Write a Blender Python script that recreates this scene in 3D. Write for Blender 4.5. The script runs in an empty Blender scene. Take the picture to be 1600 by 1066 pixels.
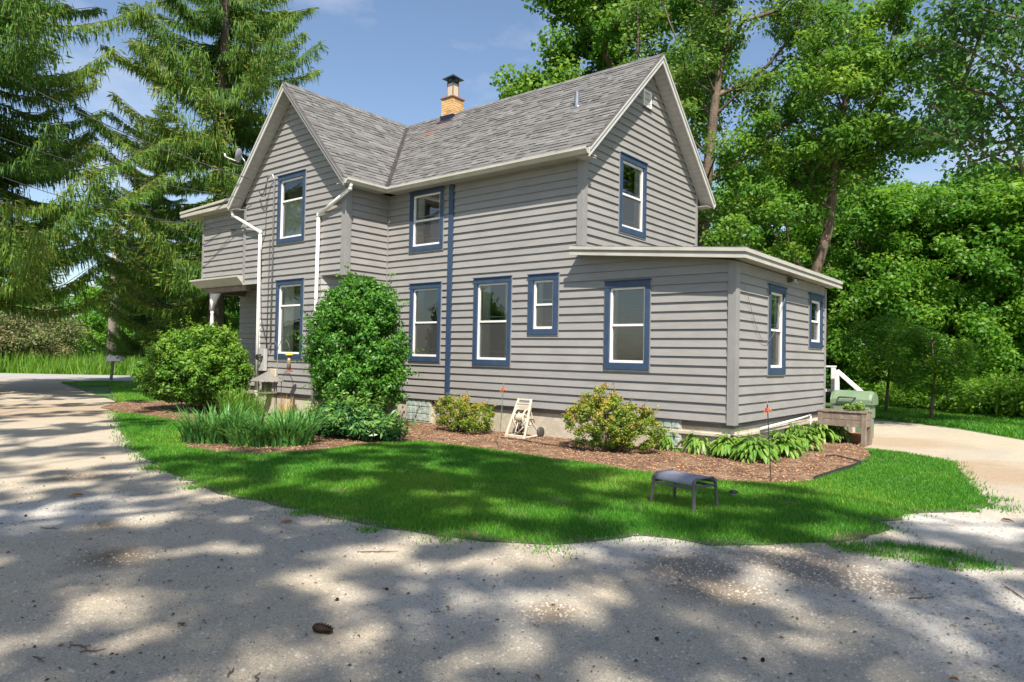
import bpy, math, random
import numpy as np
from mathutils import Vector, Matrix

scn = bpy.context.scene
COL = scn.collection
rnd = random.Random(7)

# ------------------------------------------------------------------ camera
YAW, PITCH, ROLL = 0.6884, 0.0222, 0.0208
FPX = 1092.79
CAM = np.array([13.971, -11.846, 1.68])
_cy, _sy, _cp, _sp = math.cos(YAW), math.sin(YAW), math.cos(PITCH), math.sin(PITCH)
FWD = np.array([-_sy*_cp, _cy*_cp, _sp])
_R = np.array([_cy, _sy, 0.0]); _U = np.cross(_R, FWD)
_cr, _sr = math.cos(ROLL), math.sin(ROLL)
RGT = _R*_cr + _U*_sr
UPV = -_R*_sr + _U*_cr
cd = bpy.data.cameras.new('camera')
cam = bpy.data.objects.new('camera', cd); COL.objects.link(cam)
cam.matrix_world = Matrix(((RGT[0], UPV[0], -FWD[0], CAM[0]),
                           (RGT[1], UPV[1], -FWD[1], CAM[1]),
                           (RGT[2], UPV[2], -FWD[2], CAM[2]), (0, 0, 0, 1)))
cd.sensor_fit = 'HORIZONTAL'; cd.sensor_width = 36.0; cd.lens = FPX/1600*36
cd.clip_start = 0.05; cd.clip_end = 3000
scn.camera = cam

def ray(x, y): return FWD + RGT*(x-800)/FPX - UPV*(y-533)/FPX
def on(x, y, ax, v):
    d = ray(x, y); return CAM + d*(v-CAM[ax])/d[ax]
def G(x, y, z=0.0): return on(x, y, 2, z)
def at(x, y, D):
    d = ray(x, y); return CAM + d*D/math.hypot(d[0], d[1])
def proj(X):
    d = np.asarray(X, float)-CAM; w = d@FWD
    return 800+FPX*(d@RGT)/w, 533-FPX*(d@UPV)/w, w

# ------------------------------------------------------------------ light
SUN = Vector((1.1, -1.0, 1.9)).normalized()          # towards the sun
ELEV = math.asin(SUN.z)
AZ = math.atan2(SUN.x, SUN.y)                        # clockwise from +Y
world = bpy.data.worlds.new('World'); scn.world = world
world.use_nodes = True
wn = world.node_tree.nodes; wl = world.node_tree.links
wn.clear()
sky = wn.new('ShaderNodeTexSky'); sky.sky_type = 'NISHITA'; sky.sun_disc = False
sky.sun_elevation = ELEV; sky.sun_rotation = AZ
sky.air_density = 1.0; sky.dust_density = 1.0; sky.ozone_density = 1.5
bg = wn.new('ShaderNodeBackground'); bg.inputs['Strength'].default_value = 0.098
wo = wn.new('ShaderNodeOutputWorld')
# thin summer cloud, all round the sky
tc = wn.new('ShaderNodeTexCoord'); mp = wn.new('ShaderNodeMapping'); mp.inputs['Scale'].default_value = (1, 1, 2.6)
nz = wn.new('ShaderNodeTexNoise'); nz.inputs['Scale'].default_value = 2.3; nz.inputs['Detail'].default_value = 7; nz.inputs['Roughness'].default_value = .55
rmp = wn.new('ShaderNodeValToRGB'); rmp.color_ramp.elements[0].position = .54; rmp.color_ramp.elements[1].position = .78
rmp.color_ramp.elements[1].color = (.8, .8, .8, 1)
mx = wn.new('ShaderNodeMixRGB'); mx.inputs['Color2'].default_value = (5.2, 5.4, 5.9, 1)
wl.new(tc.outputs['Generated'], mp.inputs['Vector']); wl.new(mp.outputs['Vector'], nz.inputs['Vector'])
wl.new(nz.outputs['Fac'], rmp.inputs['Fac']); wl.new(rmp.outputs['Color'], mx.inputs['Fac'])
wl.new(sky.outputs['Color'], mx.inputs['Color1']); wl.new(mx.outputs['Color'], bg.inputs['Color'])
wl.new(bg.outputs['Background'], wo.inputs['Surface'])
sl = bpy.data.lights.new('sun', 'SUN'); sl.energy = 4.9; sl.angle = math.radians(0.55); sl.color = (1, .93, .82)
so = bpy.data.objects.new('sun', sl); COL.objects.link(so)
so.rotation_euler = SUN.to_track_quat('Z', 'Y').to_euler(); so.location = (30, -30, 45)
scn.view_settings.view_transform = 'Standard'; scn.view_settings.look = 'None'
scn.view_settings.exposure = 0.86; scn.view_settings.gamma = 1.0
scn.view_settings.use_curve_mapping = False

# ------------------------------------------------------------------ helpers
def link(o, parent=None):
    COL.objects.link(o)
    if parent is not None:
        o.parent = parent
        o.matrix_parent_inverse = WORLD[parent.name].inverted()
    WORLD[o.name] = Matrix.Translation(o.location) if o.type == 'EMPTY' else Matrix.Identity(4)
    return o
def link_local(o, parent):
    COL.objects.link(o); o.parent = parent; WORLD[o.name] = WORLD[parent.name]
    return o
WORLD = {}

def tag(o, label=None, cat=None, group=None, kind=None):
    if label: o['label'] = label
    if cat: o['category'] = cat
    if group: o['group'] = group
    if kind: o['kind'] = kind
    return o

def thing(name, label, cat, loc=(0, 0, 0), group=None):
    o = bpy.data.objects.new(name, None); o.empty_display_size = .2
    o.location = Vector([float(v) for v in loc]); link(o)
    return tag(o, label, cat, group)

def arr_mesh(name, V, F, tint=None, smooth=False):
    """V (n,3), F (m,k) numpy"""
    V = np.ascontiguousarray(V, dtype=np.float32); F = np.ascontiguousarray(F, dtype=np.int32)
    me = bpy.data.meshes.new(name)
    m, k = F.shape
    me.vertices.add(len(V)); me.vertices.foreach_set('co', V.ravel())
    me.loops.add(m*k); me.loops.foreach_set('vertex_index', F.ravel())
    me.polygons.add(m); me.polygons.foreach_set('loop_start', np.arange(0, m*k, k, dtype=np.int32))
    if smooth: me.polygons.foreach_set('use_smooth', np.ones(m, dtype=bool))
    me.update(calc_edges=True)
    if tint is not None:
        a = me.attributes.new('tint', 'FLOAT', 'POINT'); a.data.foreach_set('value', np.asarray(tint, dtype=np.float32))
    return me

class MB:
    """collects pieces of one part"""
    def __init__(s): s.v = []; s.f = []; s.t = []; s.cur = .5
    def add(s, vs, fs):
        b = len(s.v); s.v += [tuple(map(float, p)) for p in vs]; s.f += [tuple(b+i for i in f) for f in fs]; s.t += [s.cur]*len(vs); return s
    def box(s, a, b):
        x0, y0, z0 = a; x1, y1, z1 = b
        return s.add([(x0,y0,z0),(x1,y0,z0),(x1,y1,z0),(x0,y1,z0),(x0,y0,z1),(x1,y0,z1),(x1,y1,z1),(x0,y1,z1)],
                     [(0,3,2,1),(4,5,6,7),(0,1,5,4),(1,2,6,5),(2,3,7,6),(3,0,4,7)])
    def obox(s, o, ax, ay, az):
        o, ax, ay, az = [np.array(q, float) for q in (o, ax, ay, az)]
        return s.add([o, o+ax, o+ax+ay, o+ay, o+az, o+ax+az, o+ax+ay+az, o+ay+az],
                     [(0,3,2,1),(4,5,6,7),(0,1,5,4),(1,2,6,5),(2,3,7,6),(3,0,4,7)])
    def bar(s, p, q, w, h, up=(0, 0, 1)):
        p, q, up = [np.array(v, float) for v in (p, q, up)]
        d = q-p; a = np.cross(d, up)
        if np.linalg.norm(a) < 1e-6: a = np.cross(d, (1, 0, 0))
        a = a/np.linalg.norm(a); b = np.cross(a, d); b = b/np.linalg.norm(b)
        return s.obox(p-a*w/2-b*h/2, d, a*w, b*h)
    def tube(s, pts, r, n=8, cap=True):
        pts = [np.array(p, float) for p in pts]; rs = r if hasattr(r, '__len__') else [r]*len(pts)
        b = len(s.v); prev = None
        for i, p in enumerate(pts):
            t = pts[min(i+1, len(pts)-1)]-pts[max(i-1, 0)]; t = t/(np.linalg.norm(t)+1e-9)
            a = np.cross(t, (0, 0, 1)) if prev is None else prev-t*(prev@t)
            if np.linalg.norm(a) < 1e-4: a = np.cross(t, (1, 0, 0))
            a = a/np.linalg.norm(a); prev = a; c = np.cross(t, a)
            for k in range(n):
                q = 2*math.pi*k/n; s.v.append(tuple(p+(a*math.cos(q)+c*math.sin(q))*rs[i])); s.t.append(s.cur)
        for i in range(len(pts)-1):
            for k in range(n):
                s.f.append((b+i*n+k, b+i*n+(k+1) % n, b+(i+1)*n+(k+1) % n, b+(i+1)*n+k))
        if cap:
            s.f.append(tuple(b+k for k in range(n))[::-1]); s.f.append(tuple(b+(len(pts)-1)*n+k for k in range(n)))
        return s
    def lathe(s, c, prof, n=16, axis=(0, 0, 1)):
        ax = Vector(axis).normalized(); q = Vector((0, 0, 1)).rotation_difference(ax)
        b = len(s.v)
        for r, z in prof:
            for k in range(n):
                a = 2*math.pi*k/n; p = q @ Vector((r*math.cos(a), r*math.sin(a), z)); s.v.append((c[0]+p.x, c[1]+p.y, c[2]+p.z)); s.t.append(s.cur)
        for i in range(len(prof)-1):
            for k in range(n):
                s.f.append((b+i*n+k, b+i*n+(k+1) % n, b+(i+1)*n+(k+1) % n, b+(i+1)*n+k))
        s.f.append(tuple(b+k for k in range(n))[::-1]); s.f.append(tuple(b+(len(prof)-1)*n+k for k in range(n)))
        return s
    def mesh(s, name, smooth=False):
        me = bpy.data.meshes.new(name); me.from_pydata(s.v, [], s.f); me.update()
        a = me.attributes.new('tint', 'FLOAT', 'POINT'); a.data.foreach_set('value', s.t)
        if smooth:
            for p in me.polygons: p.use_smooth = len(p.vertices) < 7
        return me
    def build(s, name, mat, parent=None, smooth=False, bevel=0):
        o = bpy.data.objects.new(name, s.mesh(name, smooth)); o.data.materials.append(mat); link(o, parent)
        if bevel:
            m = o.modifiers.new('bevel', 'BEVEL'); m.width = bevel; m.segments = 2; m.limit_method = 'ANGLE'
        return o

def mobj(name, me, mat, parent=None):
    o = bpy.data.objects.new(name, me)
    if not me.materials: me.materials.append(mat)
    return link(o, parent)

# ------------------------------------------------------------------ materials
MATS = {}
def mat(name, col, rough=.6, noise=None, bump=None, metal=0.0, spec=.5, tint=None, trans=0.0, sheen=0, stripe=None):
    """col: rgb ; noise: (scale, rgb2, detail[, stretch]) ; bump: (scale, strength, dist) ; tint: list of (pos,rgb) driven by attribute"""
    m = bpy.data.materials.new(name); m.use_nodes = True; n = m.node_tree.nodes; l = m.node_tree.links
    b = n['Principled BSDF']; b.inputs['Roughness'].default_value = rough; b.inputs['Metallic'].default_value = metal
    b.inputs['Specular IOR Level'].default_value = spec
    tcn = n.new('ShaderNodeTexCoord'); src = None
    if tint:
        at_ = n.new('ShaderNodeAttribute'); at_.attribute_name = 'tint'
        r = n.new('ShaderNodeValToRGB'); cr = r.color_ramp
        while len(cr.elements) < len(tint): cr.elements.new(.5)
        for e, (p, c) in zip(cr.elements, tint): e.position = p; e.color = (*c, 1)
        l.new(at_.outputs['Fac'], r.inputs['Fac']); src = r.outputs['Color']
    if noise:
        for spec_ in (noise if isinstance(noise, list) else [noise]):
            t = n.new('ShaderNodeTexNoise'); t.inputs['Scale'].default_value = spec_[0]; t.inputs['Detail'].default_value = spec_[2]
            t.inputs['Roughness'].default_value = .62
            mpn = n.new('ShaderNodeMapping'); mpn.inputs['Scale'].default_value = spec_[3] if len(spec_) > 3 else (1, 1, 1)
            l.new(tcn.outputs['Object'], mpn.inputs['Vector']); l.new(mpn.outputs['Vector'], t.inputs['Vector'])
            r = n.new('ShaderNodeValToRGB'); lo, hi = spec_[4] if len(spec_) > 4 else (.35, .65)
            r.color_ramp.elements[0].position = lo; r.color_ramp.elements[1].position = hi
            l.new(t.outputs['Fac'], r.inputs['Fac'])
            x = n.new('ShaderNodeMixRGB'); l.new(r.outputs['Color'], x.inputs['Fac'])
            if src is None: x.inputs['Color1'].default_value = (*col, 1)
            else: l.new(src, x.inputs['Color1'])
            x.inputs['Color2'].default_value = (*spec_[1], 1); src = x.outputs['Color']
    if src is None: b.inputs['Base Color'].default_value = (*col, 1)
    else: l.new(src, b.inputs['Base Color'])
    if bump:
        t = n.new('ShaderNodeTexNoise'); t.inputs['Scale'].default_value = bump[0]; t.inputs['Detail'].default_value = 8
        l.new(tcn.outputs['Object'], t.inputs['Vector'])
        bn = n.new('ShaderNodeBump'); bn.inputs['Strength'].default_value = bump[1]; bn.inputs['Distance'].default_value = bump[2]
        l.new(t.outputs['Fac'], bn.inputs['Height']); l.new(bn.outputs['Normal'], b.inputs['Normal'])
    if trans:
        tr = n.new('ShaderNodeBsdfTranslucent'); mxs = n.new('ShaderNodeMixShader'); mxs.inputs['Fac'].default_value = trans
        if src is None: tr.inputs['Color'].default_value = (*col, 1)
        else:
            hs = n.new('ShaderNodeHueSaturation'); hs.inputs['Value'].default_value = 1.5; hs.inputs['Hue'].default_value = .485
            l.new(src, hs.inputs['Color']); l.new(hs.outputs['Color'], tr.inputs['Color'])
        out = n['Material Output']; l.new(b.outputs['BSDF'], mxs.inputs[1]); l.new(tr.outputs['BSDF'], mxs.inputs[2]); l.new(mxs.outputs['Shader'], out.inputs['Surface'])
    MATS[name] = m
    return m

M_side = mat('grey_siding', (.268, .257, .248), .55, noise=[(1.3, (.232, .223, .214), 4), (9, (.292, .281, .27), 5, (.25, .25, 3), (.45, .8))], bump=(60, .08, .004),
             tint=[(0, (.242, .232, .224)), (1, (.288, .276, .266))])
M_core = mat('interior_plaster', (.45, .43, .40), .9)
M_trimg = mat('grey_trim', (.255, .25, .245), .5, noise=(3, (.22, .215, .21), 4))
M_rake = mat('pale_grey_trim', (.50, .495, .48), .45, noise=(4, (.40, .395, .38), 5, (1, 1, 1), (.45, .8)))
M_white = mat('white_paint', (.78, .77, .74), .45, noise=(4, (.66, .65, .62), 5, (1, 1, 1), (.45, .8)))
M_cream = mat('cream_metal', (.47, .45, .395), .45, noise=[(2.5, (.37, .35, .29), 6, (1, 1, 1), (.4, .75)), (14, (.38, .33, .24), 4, (1, 1, .3), (.6, .85))])
M_soff = mat('soffit_vinyl', (.40, .39, .37), .55, noise=(5, (.35, .34, .32), 3))
M_blue = mat('blue_paint', (.026, .050, .10), .5, noise=(4, (.040, .070, .13), 5, (1, 1, 1), (.4, .8)))
M_conc = mat('concrete', (.50, .45, .36), .9, noise=[(2.2, (.40, .35, .27), 6), (11, (.56, .52, .44), 5, (1, 1, 1), (.5, .75))], bump=(35, .4, .01))
M_shing = mat('roof_shingle', (.22, .21, .20), .9, tint=[(0, (.085, .083, .082)), (.45, (.135, .132, .130)), (.75, (.165, .161, .158)), (.97, (.20, .195, .19)), (1, (.20, .115, .075))],
              noise=(38, (.095, .092, .09), 3, (1, 1, 1), (.45, .75)), bump=(120, .35, .004))
M_deck = mat('roof_deck', (.17, .165, .16), .9, noise=(12, (.13, .125, .12), 4))
M_flash = mat('dark_flashing', (.06, .058, .06), .5, noise=(6, (.13, .10, .09), 4))
M_valley = mat('valley_metal', (.035, .032, .032), .45, noise=(5, (.07, .055, .05), 4))
M_metal = mat('galvanised', (.36, .38, .40), .35, metal=.7, noise=(8, (.26, .27, .29), 4))
M_brick = mat('tan_brick', (.5, .3, .13), .85, tint=[(0, (.40, .22, .085)), (.6, (.58, .36, .15)), (1, (.64, .44, .22))], noise=(25, (.40, .24, .11), 4, (1, 1, 1), (.5, .8)), bump=(70, .4, .006))
M_mortar = mat('mortar', (.42, .34, .24), .95)
M_rust = mat('rusty_cap', (.22, .085, .05), .8, noise=(9, (.30, .13, .08), 5))
M_flue = mat('weathered_flue', (.50, .45, .36), .5, noise=(10, (.40, .26, .17), 5, (1, 1, .4), (.5, .8)))
M_black = mat('black_paint', (.012, .016, .035), .35)
M_cable = mat('black_cable', (.03, .03, .033), .6)
M_wood = mat('weathered_wood', (.23, .18, .14), .85, noise=[(3, (.15, .115, .09), 5, (6, 6, .8)), (7, (.30, .26, .21), 4, (1, 1, 1), (.5, .8))], bump=(30, .4, .005))
M_bark = mat('grey_brown_bark', (.15, .11, .08), .95, noise=[(5, (.075, .056, .042), 6, (3, 3, .5)), (2, (.22, .17, .11), 4, (1, 1, 1), (.5, .8))], bump=(14, .9, .03))
M_sprbark = mat('spruce_bark', (.12, .085, .065), .95, noise=(6, (.07, .05, .04), 6), bump=(14, .8, .02))
def leafm(name, ramp, trans=.35, rough=.5, spec=.35): return mat(name, ramp[0][1], rough, tint=ramp, trans=trans, spec=spec)
M_maple = leafm('maple_leaf', [(0, (.045, .140, .014)), (.5, (.10, .235, .022)), (1, (.21, .345, .034))], trans=.42)
M_ash = leafm('ash_leaf', [(0, (.060, .145, .020)), (.5, (.12, .235, .034)), (1, (.21, .32, .05))], trans=.42)
M_wall = leafm('thicket_leaf', [(0, (.045, .155, .014)), (.5, (.095, .25, .022)), (1, (.21, .36, .034))], trans=.48)
M_dkleaf = leafm('dark_leaf', [(0, (.030, .095, .018)), (.6, (.055, .155, .024)), (1, (.10, .22, .030))], trans=.4)
M_spruce = leafm('spruce_needle', [(0, (.032, .095, .022)), (.40, (.074, .170, .028)), (.8, (.17, .275, .034)), (1, (.28, .245, .055))], trans=.3, rough=.6, spec=.25)
M_shrub = leafm('shrub_leaf', [(0, (.030, .115, .016)), (.5, (.062, .195, .022)), (1, (.12, .29, .034))], trans=.28, rough=.4)
M_hedge = leafm('hedge_leaf', [(0, (.045, .130, .014)), (.5, (.09, .22, .02)), (1, (.22, .37, .04))], trans=.3)
M_spirea = leafm('spirea_leaf', [(0, (.085, .18, .018)), (.5, (.18, .27, .028)), (.8, (.33, .33, .045)), (1, (.42, .24, .08))], trans=.3)
M_hosta = leafm('hosta_leaf', [(0, (.06, .17, .024)), (.5, (.14, .28, .036)), (1, (.32, .42, .09))], trans=.25, rough=.4)
M_iris = leafm('iris_leaf', [(0, (.050, .16, .040)), (.5, (.09, .25, .052)), (1, (.18, .36, .07))], trans=.3, rough=.4)
M_peony = leafm('peony_leaf', [(0, (.022, .095, .030)), (.5, (.045, .15, .038)), (1, (.16, .29, .05))], trans=.2, rough=.35)
M_grass = leafm('grass_blade', [(0, (.030, .165, .012)), (.45, (.070, .255, .018)), (.85, (.19, .38, .028)), (1, (.36, .34, .09))], trans=.35, rough=.5)
M_tall = leafm('tall_grass', [(0, (.075, .19, .02)), (.6, (.13, .28, .025)), (1, (.24, .34, .05))], trans=.4)
M_scrub = leafm('scrub_leaf', [(0, (.10, .13, .045)), (.6, (.16, .19, .06)), (1, (.27, .19, .12))], trans=.3)
M_mulch = mat('bark_mulch', (.26, .135, .07), .95, tint=[(0, (.11, .055, .03)), (.5, (.27, .14, .072)), (1, (.42, .27, .16))])
M_mulchb = mat('mulch_soil', (.20, .105, .058), .97, noise=[(30, (.09, .05, .03), 6), (2.2, (.30, .20, .12), 5, (1, 1, 1), (.48, .7))], bump=(50, .9, .03))
M_lawnb = mat('lawn_soil', (.055, .11, .022), .95, noise=[(1.6, (.13, .105, .055), 6, (1, 1, 1), (.42, .66)), (18, (.05, .07, .022), 4, (1, 1, 1), (.45, .7))], bump=(80, .6, .02))
M_field = mat('field_ground', (.055, .14, .018), .95, noise=[(.4, (.09, .17, .03), 6), (6, (.04, .10, .014), 5)], bump=(12, .6, .05))

def glass_mat():
    m = bpy.data.materials.new('window_glass'); m.use_nodes = True; n = m.node_tree.nodes; l = m.node_tree.links
    n.remove(n['Principled BSDF'])
    t = n.new('ShaderNodeBsdfTransparent'); t.inputs['Color'].default_value = (.82, .86, .86, 1)
    g = n.new('ShaderNodeBsdfGlossy'); g.inputs['Roughness'].default_value = .015; g.inputs['Color'].default_value = (1, 1, 1, 1)
    f = n.new('ShaderNodeFresnel'); f.inputs['IOR'].default_value = 2.1
    # slight waviness of old panes
    tcn = n.new('ShaderNodeTexCoord'); nn = n.new('ShaderNodeTexNoise'); nn.inputs['Scale'].default_value = 2.2
    bn = n.new('ShaderNodeBump'); bn.inputs['Strength'].default_value = .12; bn.inputs['Distance'].default_value = .02
    l.new(tcn.outputs['Object'], nn.inputs['Vector']); l.new(nn.outputs['Fac'], bn.inputs['Height']); l.new(bn.outputs['Normal'], g.inputs['Normal'])
    x = n.new('ShaderNodeMixShader'); l.new(f.outputs['Fac'], x.inputs['Fac']); l.new(t.outputs['BSDF'], x.inputs[1]); l.new(g.outputs['BSDF'], x.inputs[2])
    l.new(x.outputs['Shader'], n['Material Output'].inputs['Surface']); return m
M_glass = glass_mat()
def screen_mat():
    m = bpy.data.materials.new('insect_screen'); m.use_nodes = True; n = m.node_tree.nodes; l = m.node_tree.links
    b = n['Principled BSDF']; b.inputs['Base Color'].default_value = (.10, .10, .098, 1); b.inputs['Roughness'].default_value = .7
    t = n.new('ShaderNodeBsdfTransparent'); x = n.new('ShaderNodeMixShader'); x.inputs['Fac'].default_value = .38
    l.new(t.outputs['BSDF'], x.inputs[1]); l.new(b.outputs['BSDF'], x.inputs[2]); l.new(x.outputs['Shader'], n['Material Output'].inputs['Surface']); return m
M_screen = screen_mat()
M_curtain = mat('pale_curtain', (.80, .79, .70), .9, noise=(3, (.70, .71, .60), 3))
M_blind = mat('window_blind', (.42, .38, .30), .7)
M_room = mat('room_shade', (.16, .15, .14), .9)
def block_mat():
    m = mat('glass_block', (.42, .50, .45), .12, noise=(9, (.24, .30, .27), 4), bump=(9, .5, .03)); return m
M_block = block_mat()

# ------------------------------------------------------------------ ground, drive, road
def sheet(name, pts, z, m, kind='structure', sub=None):
    mb = MB(); mb.add([(p[0], p[1], z) for p in pts], [tuple(range(len(pts)))])
    o = mb.build(name, m); tag(o, kind=kind)
    if o.data.polygons[0].normal.z < 0: o.data.flip_normals()
    return o

sheet('ground', [(-900, -900), (900, -900), (900, 900), (-900, 900)], -.012, M_field)

def drive_mat():
    m = bpy.data.materials.new('gravel_drive'); m.use_nodes = True; n = m.node_tree.nodes; l = m.node_tree.links
    b = n['Principled BSDF']; b.inputs['Roughness'].default_value = .95; b.inputs['Specular IOR Level'].default_value = .2
    tcn = n.new('ShaderNodeTexCoord')
    def noise(sc, det, rough=.6, stretch=None):
        t = n.new('ShaderNodeTexNoise'); t.inputs['Scale'].default_value = sc; t.inputs['Detail'].default_value = det; t.inputs['Roughness'].default_value = rough
        if stretch:
            mm = n.new('ShaderNodeMapping'); mm.inputs['Scale'].default_value = stretch; mm.inputs['Rotation'].default_value = (0, 0, .75)
            l.new(tcn.outputs['Object'], mm.inputs['Vector']); l.new(mm.outputs['Vector'], t.inputs['Vector'])
        else: l.new(tcn.outputs['Object'], t.inputs['Vector'])
        return t.outputs['Fac']
    def ramp(f, lo, hi):
        r = n.new('ShaderNodeMapRange'); r.inputs['From Min'].default_value = lo; r.inputs['From Max'].default_value = hi; r.clamp = True
        l.new(f, r.inputs['Value']); return r.outputs['Result']
    def mixc(f, a, c):
        x = n.new('ShaderNodeMixRGB'); l.new(f, x.inputs['Fac'])
        if isinstance(a, tuple): x.inputs['Color1'].default_value = (*a, 1)
        else: l.new(a, x.inputs['Color1'])
        if isinstance(c, tuple): x.inputs['Color2'].default_value = (*c, 1)
        else: l.new(c, x.inputs['Color2'])
        return x.outputs['Color']
    def blob(c, r, amt=1.0):
        # soft, noise-edged patch of loose stone or damp soil round a ground point
        d = n.new('ShaderNodeVectorMath'); d.operation = 'DISTANCE'; d.inputs[1].default_value = (c[0], c[1], 0)
        l.new(tcn.outputs['Object'], d.inputs[0])
        a = n.new('ShaderNodeMath'); a.operation = 'MULTIPLY_ADD'; a.inputs[1].default_value = r*1.3; l.new(wob, a.inputs[0])
        l.new(d.outputs['Value'], a.inputs[2])
        mr = n.new('ShaderNodeMapRange'); mr.inputs['From Min'].default_value = r*1.75; mr.inputs['From Max'].default_value = r*1.05
        mr.inputs['To Max'].default_value = amt; l.new(a.outputs[0], mr.inputs['Value']); return mr.outputs['Result']
    def add(a, c):
        x = n.new('ShaderNodeMath'); x.operation = 'MAXIMUM'; l.new(a, x.inputs[0]); l.new(c, x.inputs[1]); return x.outputs[0]
    wob = noise(1.4, 6)
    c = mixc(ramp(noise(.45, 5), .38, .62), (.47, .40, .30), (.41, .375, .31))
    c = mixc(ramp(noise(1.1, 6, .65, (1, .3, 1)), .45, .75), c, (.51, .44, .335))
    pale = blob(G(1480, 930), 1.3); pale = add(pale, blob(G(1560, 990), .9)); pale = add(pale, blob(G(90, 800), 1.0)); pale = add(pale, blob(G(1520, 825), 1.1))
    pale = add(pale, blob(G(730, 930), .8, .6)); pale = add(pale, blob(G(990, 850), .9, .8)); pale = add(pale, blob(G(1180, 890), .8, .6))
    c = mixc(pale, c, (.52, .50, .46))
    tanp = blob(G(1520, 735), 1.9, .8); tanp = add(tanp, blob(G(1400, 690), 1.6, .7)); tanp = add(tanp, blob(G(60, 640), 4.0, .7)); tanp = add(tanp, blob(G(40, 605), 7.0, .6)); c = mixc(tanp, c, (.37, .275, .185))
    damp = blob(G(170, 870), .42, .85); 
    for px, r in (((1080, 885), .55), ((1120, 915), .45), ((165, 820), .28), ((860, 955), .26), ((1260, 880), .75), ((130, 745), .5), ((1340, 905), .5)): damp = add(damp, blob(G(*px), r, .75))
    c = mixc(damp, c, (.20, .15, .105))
    sp = ramp(noise(95, 3, .7), .36, .72)
    c2 = n.new('ShaderNodeMixRGB'); c2.blend_type = 'MULTIPLY'; c2.inputs['Fac'].default_value = 1
    rr = n.new('ShaderNodeValToRGB'); rr.color_ramp.elements[0].color = (.66, .66, .67, 1); rr.color_ramp.elements[1].color = (1.25, 1.23, 1.2, 1)
    l.new(sp, rr.inputs['Fac']); l.new(c, c2.inputs['Color1']); l.new(rr.outputs['Color'], c2.inputs['Color2'])
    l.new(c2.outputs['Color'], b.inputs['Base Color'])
    bn = n.new('ShaderNodeBump'); bn.inputs['Strength'].default_value = .8; bn.inputs['Distance'].default_value = .012
    l.new(noise(70, 6, .7), bn.inputs['Height']); bn2 = n.new('ShaderNodeBump'); bn2.inputs['Strength'].default_value = .5; bn2.inputs['Distance'].default_value = .08
    l.new(noise(1.5, 4), bn2.inputs['Height']); l.new(bn.outputs['Normal'], bn2.inputs['Normal']); l.new(bn2.outputs['Normal'], b.inputs['Normal'])
    return m
M_drive = drive_mat()
drive_pts = [(30, -40), (30, 3), (14.2, 7.6)] + [tuple(G(*p)[:2]) for p in ((1600, 688), (1500, 671), (1430, 662), (1370, 657))] + \
    [(5, 14), (-3, 15), (-3, 8), (-1, -3), (-5, -3.4), (-11, -2.4), (-18, -1.0)] + [tuple(G(*p)[:2]) for p in ((92, 597.5), (150, 594.5))] + \
    [(-24.5, 4.5), (-28, 3), (-30, -5), (-29, -14), (-24, -10.2), (-14, -11.5), (-5, -16), (-2, -40)]
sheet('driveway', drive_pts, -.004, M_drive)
M_road = mat('asphalt_road', (.30, .285, .265), .9, noise=[(.8, (.36, .34, .31), 5), (60, (.22, .21, .2), 3, (1, 1, 1), (.5, .8))])
ra, rb = G(0, 592.5), G(230, 597); rc, rd = G(230, 587.5), G(0, 583.5)
u1 = (rb-ra)/np.linalg.norm(rb-ra); w1 = np.array([-u1[1], u1[0], 0]); w1 = w1 if w1[0] < 0 else -w1
sheet('road', [tuple((ra-u1*200)[:2]), tuple((ra+u1*45)[:2]), tuple((ra+u1*45+w1*8.0)[:2]), tuple((ra-u1*200+w1*8.0)[:2])], .0, M_road)

lawn_px = [(170, 603), (178, 625), (183, 650), (190, 675), (207, 703), (255, 737), (330, 766), (420, 787), (520, 810), (640, 831), (760, 846), (860, 853), (925, 846), (1010, 838), (1100, 850),
           (1200, 853), (1290, 848), (1370, 838), (1400, 830), (1385, 815), (1420, 806), (1500, 797), (1548, 789), (1535, 772), (1505, 742), (1490, 722), (1420, 709), (1362, 703)]
LAWN = [tuple(G(*p)[:2]) for p in lawn_px] + [(8.5, 2.5), (1, 1), (-3, -.4), (-8, .5), (-16, 1.2), (-22, 3.6), (-24.2, 4.0)] + [tuple(G(*p)[:2]) for p in ((215, 596.5), (150, 595.5), (95, 598), (130, 604))]
def wobble(poly, amp, step, seed):
    r = random.Random(seed); out = []
    for i, p in enumerate(poly):
        q = poly[(i+1) % len(poly)]; d = math.hypot(q[0]-p[0], q[1]-p[1]); k = max(1, int(d/step))
        for j in range(k):
            t = j/k; out.append((p[0]+(q[0]-p[0])*t+r.uniform(-amp, amp), p[1]+(q[1]-p[1])*t+r.uniform(-amp, amp)))
    return out
sheet('lawn', wobble(LAWN, .07, .22, 3), .002, M_lawnb)
mulch_px = [(1352, 702), (1362, 712), (1340, 726), (1300, 743), (1262, 754), (1205, 756), (1100, 751), (1000, 739), (900, 722), (800, 709), (720, 698), (660, 690), (610, 692), (560, 697), (480, 707), (400, 712), (330, 707), (292, 700), (285, 690)]
MULCH = [tuple(G(*p)[:2]) for p in mulch_px] + [(-1.5, -4.2), (-3.3, -4.0), (-5.5, -4.2), (-7.6, -3.9), (-9.5, -2.6), (-9.0, -1.1), (-4.7, .5), (.5, .5), (8.8, .5), (8.8, 5.6), (10.2, 5.8)]
sheet('mulch_bed', wobble(MULCH, .05, .25, 5), .010, M_mulchb)

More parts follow.
